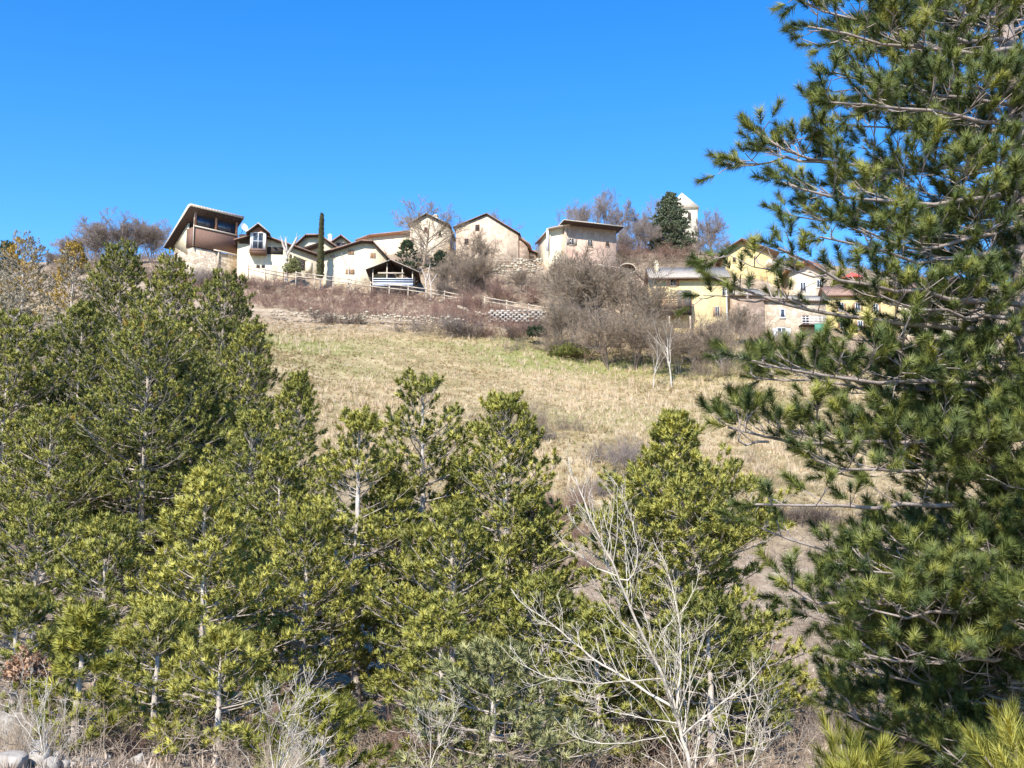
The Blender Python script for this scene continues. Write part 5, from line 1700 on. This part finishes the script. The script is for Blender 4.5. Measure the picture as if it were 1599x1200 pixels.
# --- ruins and stone shed in the scrub
h = House('stone_shed', 938, 990, 440, 158, 6, 'low stone shed with a pale sloping roof among bushes')
top = px_top(h, [(936, 418), (985, 425)])
h.walls(top, 4, 'rubble_stone'); h.roof_edges(top, 4, 'slab_pale', .4, .5, .2, 'wood_pale')
h = House('ruined_house', 985, 1022, 462, 152, 10, 'ruined pinkish house with a broken steep pale roof left of the yellow house')
top = px_top(h, [(984, 430), (992, 427), (1020, 452)])
h.walls(top, 5, 'pink_worn'); h.roof_edges(top, 5, 'tile_pale', .2, .3, .16)
def arch():
    a0 = at(966, 428, 157); a1 = at(994, 428, 157); t_ = at(980, 412, 157)
    cx_, w = (a0[0] + a1[0]) / 2, (a1[0] - a0[0]) / 2
    hgt = t_[2] - a0[2]
    root = empty('hoop_shelter', (cx_, 157, a0[2]))
    tag(root, 'small arched frame shelter on the terrace above the stone shed', 'shelter')
    for j in range(3):
        m = MB(); pr = None
        for k in range(13):
            an = math.pi * k / 12
            p = (w * math.cos(an), j * 1.2, hgt * math.sin(an) ** .6)
            if pr: m.bar(pr, p, .09)
            pr = p
        m.build('hoop', M['wood_pale'], root)
    V, Q = [], []
    for j in (0.05, 2.35):
        for k in range(13):
            an = math.pi * k / 12
            V.append((w * .96 * math.cos(an), j, hgt * .96 * max(0, math.sin(an)) ** .6))
    for k in range(12):
        Q.append((k, k + 1, k + 14, k + 13))
    mesh_np('cover', V, quads=Q, mat=M['wood_brown'], parent=root)
arch()

# --- yellow house
def eave_front(h, W, depth, zt, rise, wall, tile, oh=.6, skirt=4, wood='wood_brown', x0=0.0, th=.16):
    MB().prism_x([(0, -skirt), (depth, -skirt), (depth, zt), (depth / 2, zt + rise), (0, zt)], x0, W).build('wall', M[wall], h.root)
    k = rise / (depth / 2)
    mw, mt = MB(), MB()
    for sg in (0, 1):
        ya, yb = (-oh, depth / 2) if sg == 0 else (depth + oh, depth / 2)
        za = zt - k * oh + .03; zb2 = zt + rise + .03
        for m, l0, l1 in ((mw, 0, .1), (mt, .103, .103 + th)):
            pl = [(ya, za + l0), (yb, zb2 + l0), (yb, zb2 + l1), (ya, za + l1)]
            m.prism_x(pl if sg == 0 else pl[::-1], x0 - oh * .6, W + oh * .6)
    r = mt.build('roof', M[tile], h.root)
    mw.build('eave_boards', M[wood], r)
    return r

h = House('yellow_house', 1020, 1137, 520, 140, -2, 'bright yellow house with grey roof, two chimneys and a wooden balcony')
zt = h.z(1020, 434)
r_ = eave_front(h, h.W, 8.5, zt, 2.1, 'yellow', 'tile_grey', .8)
for px, py, yy_ in ((1025, 412, 2.2), (1096, 412, 2.5)):
    x, z = h.xz(px, py, yy_); h.chimney(x, yy_, z - 1.5, z, .5, 'cream', r_)
h.window(1047, 437, 1055, 447, 'wood_pale', 'glass', 'wood_red', (1, 0))
h.window(1128, 448, 1136, 462, 'cream', 'glass', None, (1, 0))
h.window(1117, 480, 1123, 494, 'wood_pale', 'glass', 'shutter', (1, 0))
h.window(1112, 507, 1129, 514, 'wood_brown', 'inside', None, (1, 0))
h.window(1034, 478, 1042, 486, 'wood_brown', 'inside', None, (0, 0))
# balcony on the left
x0, zb_ = h.xz(1020, 480, -1.6); x1, zt_ = h.xz(1080, 466, -1.6)
x0 -= .8
MB().box(x0, x1, -1.6, -.003, zb_ - .1, zb_ + .15).build('balcony_floor', M['wood_dark'], h.root)
q = MB()
for i in range(4):
    q.box(x0, x1 * .62, -1.6, -1.53, zb_ + .25 + i * .28, zb_ + .36 + i * .28)
for i in range(6):
    x = x0 + (x1 - x0) * i / 5
    q.box(x - .05, x + .05, -1.66, -1.603, zb_ - .1, zb_ + 1.35)
q.build('balcony_rail', M['wood_red'], h.root)
MB().box(x1 * .62 + .02, x1, -1.6, -1.5, zb_ + .16, zb_ + 2.2).build('balcony_screen', M['shutter_grey'], h.root)
MB().box(x0, x1, -1.5, -1.38, zb_ - 1.0, zb_ - .12).build('balcony_beam', M['wood_dark'], h.root)
p = MB()
for i in range(3):
    x = x0 + .2 + (x1 - x0 - .4) * i / 2
    p.box(x - .09, x + .09, -1.36, -1.2, -4, zb_ - .15)
p.build('balcony_posts', M['wood_pale'], h.root)
for px in (1020.5, 1024):
    x, z = h.xz(px, 440)
    MB().bar((x, -.08, zt - .3), (x, -.08, zb_), .06).build('downpipe', M['wood_pale'], h.root)
MB().bar((h.W - .1, -.1, zt - .2), (h.W - .1, -.1, -2), .08).build('downpipe', M['white'], h.root)

# --- yellow gable house, upper right
h = House('yellow_gable_house', 1134, 1207, 437, 156, -3, 'pale yellow gable house high at the right, brown eaves against the sky')
top = px_top(h, [(1134, 392), (1157, 377), (1207, 396)])
h.walls(top, 10, 'pale_yellow')
h.roof_edges(top, 10, 'tile', .8, .9, .14, 'wood_brown')
h.window(1144, 402, 1149, 410, 'pale_yellow', 'inside', None, (0, 0))
x0, z1 = h.xz(1200, 404, -2.0); x1, z0 = h.xz(1226, 416, -2.0)
MB().prism_y([(x0, z1 - .6), (x1, z0 - .4), (x1, z0), (x0, z1)], -2.0, 4).build('lower_roof', M['slab_pale'], h.root)
MB().box(x0 + .2, x1 - .5, -1.5, 3.5, z0 - 6, z0 - .5).build('lower_wall', M['pale_yellow'], h.root)

# --- stone row below it
h = House('brown_stone_house', 1140, 1196, 535, 141, 4, 'brown rubble stone house between the yellow house and the white-windowed house')
zt = h.z(1140, 462)
eave_front(h, h.W - .02, 7, zt, 1.5, 'brown_stone', 'tile_grey', .3)
h.window(1150, 503, 1156, 509, 'wood_brown', 'inside', None, (0, 0)); h.window(1158, 484, 1162, 490, 'stone', 'inside', None, (0, 0))
h = House('white_windowed_house', 1196, 1292, 537, 141.5, 4, 'stone house with white window frames and open white shutters')
zt = h.z(1196, 470)
eave_front(h, h.W, 7, zt, 1.3, 'stone', 'tile_pale', .4)
h.window(1219, 484, 1225, 496, 'white', 'glass', None, (0, 0), fw=.16)
h.window(1214, 513, 1227, 531, 'white', 'glass', 'white', (1, 0), fw=.12)
x0, zb_ = h.xz(1252, 508, -1.2); x1, _ = h.xz(1290, 500, -1.2)
MB().box(x0, x1, -1.2, -.003, zb_, zb_ + .15).build('balcony_floor', M['wood_dark'], h.root)
q = MB()
for i in range(3):
    q.box(x0, x1, -1.2, -1.14, zb_ + .3 + i * .35, zb_ + .37 + i * .35)
for i in range(7):
    x = x0 + (x1 - x0) * i / 6
    q.box(x - .03, x + .03, -1.26, -1.203, zb_ + .1, zb_ + 1.2)
q.build('balcony_rail', M['white'], h.root)
xg, zg = h.xz(1272, 506, -1.3); xg2, zg2 = h.xz(1290, 520, -1.3)
MB().box(xg, xg2, -1.34, -1.27, zg2, zg).build('green_panel', M['green_panel'], h.root)
h.window(1254, 494, 1262, 506, 'wood_brown', 'inside', None, (0, 0), sill=False)
h.window(1252, 514, 1258, 530, 'wood_red', 'wood_red', None, (0, 0), sill=False)

# --- houses glimpsed through the big pine
h = House('red_roofed_house', 1236, 1286, 470, 158, -4, 'cream house with a red roof glimpsed between pine boughs', group='houses glimpsed through the big pine')
top = px_top(h, [(1232, 424), (1260, 413), (1288, 426)])
h.walls(top, 8, 'cream_worn', x1=h.xz(1286, 470)[0]); h.roof_edges(top, 8, 'tile_red', .5, .9, .3, 'wood_red')
h.window(1250, 442, 1258, 455, 'white', 'glass', None, (1, 0)); h.window(1276, 438, 1283, 449, 'white', 'glass', None, (1, 0))
h = House('cream_terrace_house', 1296, 1400, 525, 148, -5, 'cream house with small windows behind the middle boughs of the big pine', group='houses glimpsed through the big pine')
zt = h.z(1296, 462)
eave_front(h, h.W, 8, zt, 2.0, 'pale_yellow', 'tile', .5)
for px, py in ((1310, 474), (1336, 474), (1364, 476), (1312, 500), (1340, 502), (1370, 502)):
    h.window(px, py, px + 7, py + 12, 'white', 'glass', 'shutter', (1, 0))
h = House('red_awning_house', 1404, 1500, 530, 148, -8, 'cream house farthest right, mostly hidden by the big pine', group='houses glimpsed through the big pine')
zt = h.z(1404, 455)
eave_front(h, h.W, 8, zt, 2.0, 'cream', 'tile', .5)
for px, py in ((1420, 470), (1450, 472), (1475, 474), (1422, 500), (1452, 502)):
    h.window(px, py, px + 7, py + 12, 'white', 'glass', 'shutter_grey', (1, 0))
def parasol():
    c = at(1332, 432, 150); b_ = at(1332, 462, 150)
    root = empty('parasol', b_)
    tag(root, 'red parasol on the terrace above the cream house behind the pine', 'parasol')
    H = c[2] - b_[2] + .6
    V = [(0, 0, H)]
    for k in range(8):
        a = k * math.pi / 4
        V.append((1.5 * math.cos(a), 1.5 * math.sin(a), H - .75))
    for k in range(8):
        a = k * math.pi / 4
        V.append((1.5 * math.cos(a), 1.5 * math.sin(a), H - .95))
    T = [(0, 1 + k, 1 + (k + 1) % 8) for k in range(8)]
    Q = [(1 + k, 9 + k, 9 + (k + 1) % 8, 1 + (k + 1) % 8) for k in range(8)]
    mesh_np('canopy', V, tris=T, quads=Q, mat=M['red_cloth'], parent=root)
    MB().bar((0, 0, -1), (0, 0, H), .04).build('pole', M['metal_dark'], root)
parasol()

# --- church tower
def tower():
    d = 196
    a = at(1048, 380, d); b_ = at(1092, 380, d)
    w = b_[0] - a[0]
    ztop = at(1085, 327, d)[2]; zap = at(1070, 301, d + w / 2)[2]
    z0 = g1((a[0] + b_[0]) / 2, d) - 2
    root = empty('church_tower', ((a[0] + b_[0]) / 2, d + w / 2, z0))
    tag(root, 'square church tower with pale pyramid roof behind the dark cedar', 'tower')
    root.rotation_euler = (0, 0, R(-5))
    h_ = ztop - z0; s_ = w / 2
    MB().box(-s_, s_, -s_, s_, -3, h_).build('wall', M['tower'], root)
    MB().box(-s_ - .18, s_ + .18, -s_ - .18, s_ + .18, h_ + .003, h_ + .25).build('cornice', M['tower'], root)
    q = s_ + .35
    V = [(-q, -q, h_ + .253), (q, -q, h_ + .253), (q, q, h_ + .253), (-q, q, h_ + .253), (0, 0, zap - z0)]
    mesh_np('roof', V, tris=[(0, 1, 4), (1, 2, 4), (2, 3, 4), (3, 0, 4)], quads=[(3, 2, 1, 0)], mat=M['slab_pale'], parent=root)
    for sx in (-1, 1):
        m = MB().box(sx * 1.1 - .28, sx * 1.1 + .28, -s_ - .03, -s_ + .2, h_ - 2.0, h_ - .7)
        m.build('bell_opening', M['inside'], root)
tower()


# ------------------------------------------------------------------ evergreen trees of the village
def conifer(name, px, pt, d, hw, seed, label, mat, el=(-25, 20), nb=6, whorl=.5, n_need=26, nl=.22, nw=.03, sl=.25, cat_='tree', sec=.35, zb=.05, prof='cone'):
    top = at(px, pt, d); zb_ = g1(top[0], d)
    root, n = pine_tree((top[0], d, zb_), top[2] - zb_, hw * d / FPX, zb, seed, label, None, name, mat, prof, whorl, nb, n_need, nl, nw, sl, dead=0, sec_sp=sec, shoot_sp=.3, l_k=.4, el_lo=el[0], el_hi=el[1], tint_mu=.4, bark='bark_grey')
    if 'group' in root: del root['group']
    root['category'] = cat_
    return root
conifer('cedar_tree', 1046, 302, 184, 52, 601, 'dark spreading cedar in front of the church tower', 'needle_cedar', (-18, 16), 9, .55, prof='cone', zb=.0, n_need=34, sec=.3)
conifer('spruce_tree', 635, 378, 156, 30, 602, 'dark bluish conifer behind the carport roof', 'needle_dark', (-20, 30), 6, .6)
conifer('conifer_shrub', 688, 398, 157, 26, 603, 'dark evergreen bush at the foot of the branch-veiled gable', 'needle_dark', (0, 50), 6, .5, cat_='shrub')
def cypress():
    g = rs(610)
    d = 147.5
    t = at(502, 336, d); b_ = at(500, 436, d)
    H = t[2] - b_[2]
    root = empty('cypress_tree', b_)
    tag(root, 'tall narrow cypress column beside the large cream gable', 'tree')
    tube_mesh('trunk', [(0, 0, -2), (0, 0, H * .5), (0, 0, H * .97)], [.16, .1, .03], M['bark_grey'], root, 8)
    N = 5200
    z = g.uniform(0.01, 1, N)
    prof_ = np.interp(z, [0, .06, .25, .45, .8, .95, 1], [.75, .98, .92, .66, .50, .34, .05]) * (.86 + .2 * np.sin(z * 26) * np.sin(z * 61))
    a = g.uniform(0, 6.28, N); r = prof_ * (1 - .5 * g.uniform(0, 1, N) ** 2) * .46
    pos = np.column_stack([r * np.cos(a), r * np.sin(a), z * H])
    ax = norm(np.column_stack([np.cos(a) * .45, np.sin(a) * .45, np.ones(N)]) + g.normal(0, .2, (N, 3)))
    needles_mesh('crown', pos, ax, g.uniform(.7, 1.2, N), np.clip(g.normal(.45, .22, N), 0, .8), shoot_template(14, .26, .12, .03, 26, 6), M['needle_cypress'], root, 4)
cypress()
def round_shrub(name, px, pt, pb, d, w, seed, mat, label, n=900, tm=(16, .18, .16, .03, 50)):
    g = rs(seed)
    b_ = at(px, pb, d); H = at(px, pt, d)[2] - b_[2]; rw = w * d / FPX / 2
    v = norm(g.normal(0, 1, (n, 3))); v[:, 2] = np.abs(v[:, 2])
    rr = (1 - .7 * g.uniform(0, 1, n) ** 1.5) * (1 + .35 * np.sin(v[:, 0] * 6 + seed) * np.sin(v[:, 1] * 5 + v[:, 2] * 3))
    pos = v * rr[:, None] * np.array([rw, rw, H])
    o = needles_mesh(name, pos, norm(v + g.normal(0, .5, (n, 3)) + UP * .3), g.uniform(.7, 1.3, n), np.clip(g.normal(.45, .25, n), 0, .8), shoot_template(*tm, seed), M[mat], None, seed)
    o.location = [float(c) for c in b_]
    tag(o, label, 'shrub')
    return o
round_shrub('garden_bush', 457, 406, 426, 147, 26, 620, 'needle_grey', 'rounded grey-green bush in front of the dark porch')
round_shrub('evergreen_bush', 888, 541, 556, 123, 66, 621, 'green_grass', 'green bushy patch at the foot of the dark thicket')
round_shrub('evergreen_bush', 838, 512, 524, 127, 26, 622, 'needle_dark', 'small green bush by the lattice wall, left of the thicket')
round_shrub('evergreen_bush', 1185, 560, 590, 114, 34, 623, 'needle_grey', 'pale green bush on the meadow edge right of the spreading grey shrub')
o = round_shrub('rust_leaved_bush', 40, 1025, 1062, 21, 52, 624, 'rust_leaf', 'bush with withered rust-pink leaves at the bottom left', 420, (14, .10, .06, .022, 75))


# ------------------------------------------------------------------ fences
def rail_fence(pts, label, hgt=1.15, rails=(.45, .95), step=2.6, mat='wood_pale', r=.07):
    W_ = np.array([at(*p) for p in pts])
    seg = np.linalg.norm(np.diff(W_, axis=0), axis=1); s_ = np.concatenate([[0], np.cumsum(seg)])
    n = max(2, int(s_[-1] / step) + 1)
    ss = np.linspace(0, s_[-1], n)
    P = np.column_stack([np.interp(ss, s_, W_[:, i]) for i in range(3)])
    root = empty('rail_fence', P[0])
    tag(root, label, 'fence', 'wooden rail fences below the village')
    o = P[0]
    for p in P:
        MB().bar(p - o - UP * 1.2, p - o + UP * hgt, r * 1.15).build('post', M[mat], root)
    for k in rails:
        m = MB()
        for a, b_ in zip(P[:-1], P[1:]):
            m.bar(a - o + UP * k + np.array([0, -.09, 0]), b_ - o + UP * k + np.array([0, -.09, 0]), r)
        m.build('rail', M[mat], root)
rail_fence([(388, 424, 146.5), (425, 433, 146.3), (470, 440, 146)], 'dark rail fence on the terrace before the cream bay house', .9, (.3, .75), 2.2, 'wood_brown', .05)
rail_fence([(462, 437, 146), (520, 444, 145.6), (580, 453, 145.2), (640, 459, 144.8), (700, 468, 143.5), (722, 473, 143)], 'long pale rail fence under the gable house and carport')
rail_fence([(757, 476, 141), (795, 483, 140), (832, 489, 139), (862, 494, 138.5)], 'short pale rail fence above the lattice stone wall')
rail_fence([(770, 412, 156), (800, 411, 155.5), (835, 415, 155.5)], 'thin rail fence at the foot of the old barn', .8, (.35, .75), 2.5, 'wood_pale', .04)


# ------------------------------------------------------------------ stone walls, boulders
def stone_at(g, c, r, flat=.75, sub=1):
    """one rough stone as vertices and faces: a jittered subdivided octahedron"""
    v = [(1, 0, 0), (-1, 0, 0), (0, 1, 0), (0, -1, 0), (0, 0, 1), (0, 0, -1)]
    f = [(0, 2, 4), (2, 1, 4), (1, 3, 4), (3, 0, 4), (2, 0, 5), (1, 2, 5), (3, 1, 5), (0, 3, 5)]
    v = [np.array(p, float) for p in v]
    for _ in range(sub):
        mid, nf = {}, []
        def m_(a, b_):
            k = (min(a, b_), max(a, b_))
            if k not in mid:
                p = v[a] + v[b_]; p /= np.linalg.norm(p)
                mid[k] = len(v); v.append(p)
            return mid[k]
        for a, b_, c_ in f:
            x, y, z = m_(a, b_), m_(b_, c_), m_(c_, a)
            nf += [(a, x, z), (x, b_, y), (z, y, c_), (x, y, z)]
        f = nf
    V = np.array(v)
    V = np.sign(V) * np.abs(V) ** .7
    if sub > 1:                      # broken faces
        for k in range(12):
            nrm = g.normal(0, 1, 3); nrm /= np.linalg.norm(nrm)
            V = V - nrm[None] * np.maximum(0, V @ nrm - g.uniform(.55, .85))[:, None]
        V = V * 1.25
    k_ = .05 if sub > 1 else .24
    V = V * (1 + g.uniform(-k_, k_, (len(V), 1))) * np.array([1, g.uniform(.7, 1.1), flat]) * r
    a = g.uniform(0, 6.28)
    V = V @ np.array([[math.cos(a), math.sin(a), 0], [-math.sin(a), math.cos(a), 0], [0, 0, 1]])
    return V + np.array(c), f


def stones(name, cs, rs_, mat, seed, flat=.75, sub=1):
    g = rs(seed)
    VV, FF, k = [], [], 0
    for c, r in zip(cs, rs_):
        V, F = stone_at(g, c, r, flat, sub)
        VV.append(V); FF.append(np.array(F) + k); k += len(V)
    return mesh_np(name, np.concatenate(VV), tris=np.concatenate(FF), mat=M[mat])


def dry_wall(pts, hgt, label, seed, r=.28, mat='rock', gap=0.0, name='dry_stone_wall'):
    g = rs(seed)
    W_ = np.array([at(*p) for p in pts])
    seg = np.linalg.norm(np.diff(W_, axis=0), axis=1); s_ = np.concatenate([[0], np.cumsum(seg)])
    cs, rr = [], []
    n = int(s_[-1] / (r * 1.5))
    for i in range(n):
        u = (i + g.uniform(-.2, .2)) * s_[-1] / n
        p = np.array([np.interp(u, s_, W_[:, k]) for k in range(3)])
        rows = max(1, int(hgt * (.55 + .6 * abs(math.sin(u * .9 + seed) * math.sin(u * .37))) / (r * 1.3)))
        for k in range(-1, rows):
            if g.uniform() < gap: continue
            cs.append(p + np.array([g.normal(0, .06), g.normal(0, .18) + k * .08, (k + .4) * r * 1.3])); rr.append(r * g.uniform(.6, 1.15))
    o = stones(name, cs, rr, mat, seed)
    tag(o, label, 'stone wall')
    return o
M['wall_rock'] = mat_noise('wall_limestone', [(0.3, (0.26, 0.21, 0.15)), (0.5, (0.44, 0.37, 0.27)), (0.7, (0.62, 0.54, 0.41))], 1.1, 0.9, 0.6)
dry_wall([(425, 490, 134), (470, 492, 133.6), (545, 497, 133), (640, 500, 132.4), (725, 504, 131.5)], .9, 'low broken dry stone wall along the top of the meadow', 701, .19, 'wall_rock', .45)
dry_wall([(772, 424, 152), (800, 426, 151.5), (850, 420, 152)], 2.1, 'pale rubble terrace wall below the old barn', 702, .27, 'wall_rock', .22)
dry_wall([(700, 482, 140), (745, 496, 137), (765, 500, 136)], 1.0, 'small rubble pile wall left of the lattice wall', 703, .32, 'wall_rock', .25)
dry_wall([(870, 428, 150), (905, 432, 149), (960, 440, 149)], 1.2, 'rubble terrace wall under the shed-roofed house', 704, .26, 'wall_rock', .25)


def lattice_wall():
    g = rs(711)
    a, b_ = at(762, 505, 135.2), at(852, 507, 134.6)
    n, rows = 21, 6
    hgt = at(800, 484, 135)[2] - at(800, 506, 135)[2]
    m = MB()
    o = a.copy()
    for r in range(rows):
        for i in range(n):
            if (i + r) % 2: continue
            if g.uniform() < .06: continue
            p = a + (b_ - a) * (i / n) - o
            z = r * hgt / rows; y = r * .16 + g.normal(0, .04)
            w = np.linalg.norm(b_ - a) / n
            m.box(p[0] - w * .15 + g.normal(0, .04), p[0] + w * 1.15, p[1] + y - .28, p[1] + y + .1, z + .02, z + hgt / rows * (.82 + .2 * g.uniform()))
    root = empty('lattice_wall', o)
    tag(root, 'white openwork retaining wall of staggered blocks under the short rail fence', 'retaining wall')
    m.build('blocks', M['slab_pale'] if False else M['white_stone'], root)
    q = b_ - a
    MB().add([(0, .35, -1), (q[0], q[1] + .35, -1), (q[0], q[1] + 1.3, hgt), (0, 1.3, hgt), (0, 2.5, -1), (q[0], q[1] + 2.5, -1), (q[0], q[1] + 2.5, hgt), (0, 2.5, hgt)],
             [(0, 1, 2, 3), (3, 2, 6, 7), (1, 5, 6, 2), (4, 0, 3, 7), (5, 4, 7, 6)]).build('earth_backing', M['earth'], root)
M['white_stone'] = mat_noise('white_stone', [(0.3, (0.30, 0.26, 0.21)), (0.7, (0.50, 0.45, 0.39))], 2, 0.9, 0.4)
M['earth'] = mat_noise('brown_earth', [(0.3, (0.16, 0.11, 0.08)), (0.7, (0.32, 0.24, 0.17))], 1.5, 0.95, 0.5)
lattice_wall()


def street_wall():
    pts = [(1196, 532, 137), (1240, 538, 135.5), (1300, 548, 133.5), (1345, 560, 131), (1420, 575, 128)]
    W_ = np.array([at(*p) for p in pts])
    root = empty('street_retaining_wall', W_[0])
    tag(root, 'long pale stone retaining wall below the white-windowed house', 'retaining wall')
    o = W_[0]
    m, c = MB(), MB()
    for a, b_ in zip(W_[:-1], W_[1:]):
        m.add([a - o - UP * 3, b_ - o - UP * 3, b_ - o, a - o, a - o + np.array([0, .6, -3]), b_ - o + np.array([0, .6, -3]), b_ - o + np.array([0, .6, 0]), a - o + np.array([0, .6, 0])],
              [(0, 1, 2, 3), (5, 4, 7, 6)])
        c.add([a - o + np.array([0, -.08, .003]), b_ - o + np.array([0, -.08, .003]), b_ - o + np.array([0, .7, .003]), a - o + np.array([0, .7, .003]),
               a - o + np.array([0, -.08, .2]), b_ - o + np.array([0, -.08, .2]), b_ - o + np.array([0, .7, .2]), a - o + np.array([0, .7, .2])],
              [(0, 1, 5, 4), (4, 5, 6, 7), (2, 3, 7, 6), (3, 2, 1, 0)])
    m.build('wall', M['pale_stone'], root)
    c.build('coping', M['slab_pale'], root)
street_wall()
# road in front of the stone houses
g = rs(720)
BL = [(12, 1148, 16.5, .30, 'largest white boulder, at the left edge of the bottom left rock pile'), (18, 1140, 17.6, .22, 'grey boulder on top of the white boulder pile'),
      (36, 1158, 16.3, .20, 'white boulder right of the largest boulder'), (52, 1186, 15.2, .24, 'broad white boulder at the bottom edge of the rock pile'),
      (22, 1192, 15.0, .20, 'white boulder at the lowest left corner'), (72, 1165, 16.0, .12, None), (42, 1140, 17.4, .13, None), (64, 1150, 16.8, .10, None), (88, 1182, 15.4, .11, None), (30, 1175, 15.5, .10, None),
      (100, 1192, 15.0, .09, None), (216, 1186, 15.6, .13, 'pale rock standing alone at the bottom, right of the rock pile'), (78, 1194, 14.8, .12, None), (58, 1168, 15.8, .10, None)]
for i, (px, py, d, r, lab) in enumerate(BL):
    d = ground_at(px, py + 8); p = at(px, py, d)
    r *= d / 16.0
    z = g1(p[0], d)
    o = stones('boulder', [(0, 0, 0)], [r], 'rock', 730 + i, .85, 2)
    o.location = (p[0], d, z + r * .35)
    tag(o, lab or 'small white stone in the rock pile at the bottom left', 'boulder', 'stones of the rock pile at the bottom left')
n = 420
px = 5 + 190 * g.uniform(0, 1, n) ** 1.5; py = g.uniform(1140, 1200, n)
d = np.array([ground_at(a_, b_2) for a_, b_2 in zip(px, py)])
X = (px - 799.5) / FPX * d
o = stones('rubble', np.column_stack([X, d, gz(X, d)]), g.uniform(.02, .075, n), 'rock', 770)
tag(o, 'small pale rubble scattered round the boulders', 'rubble', kind='stuff')
print('objects', len(scene.objects))
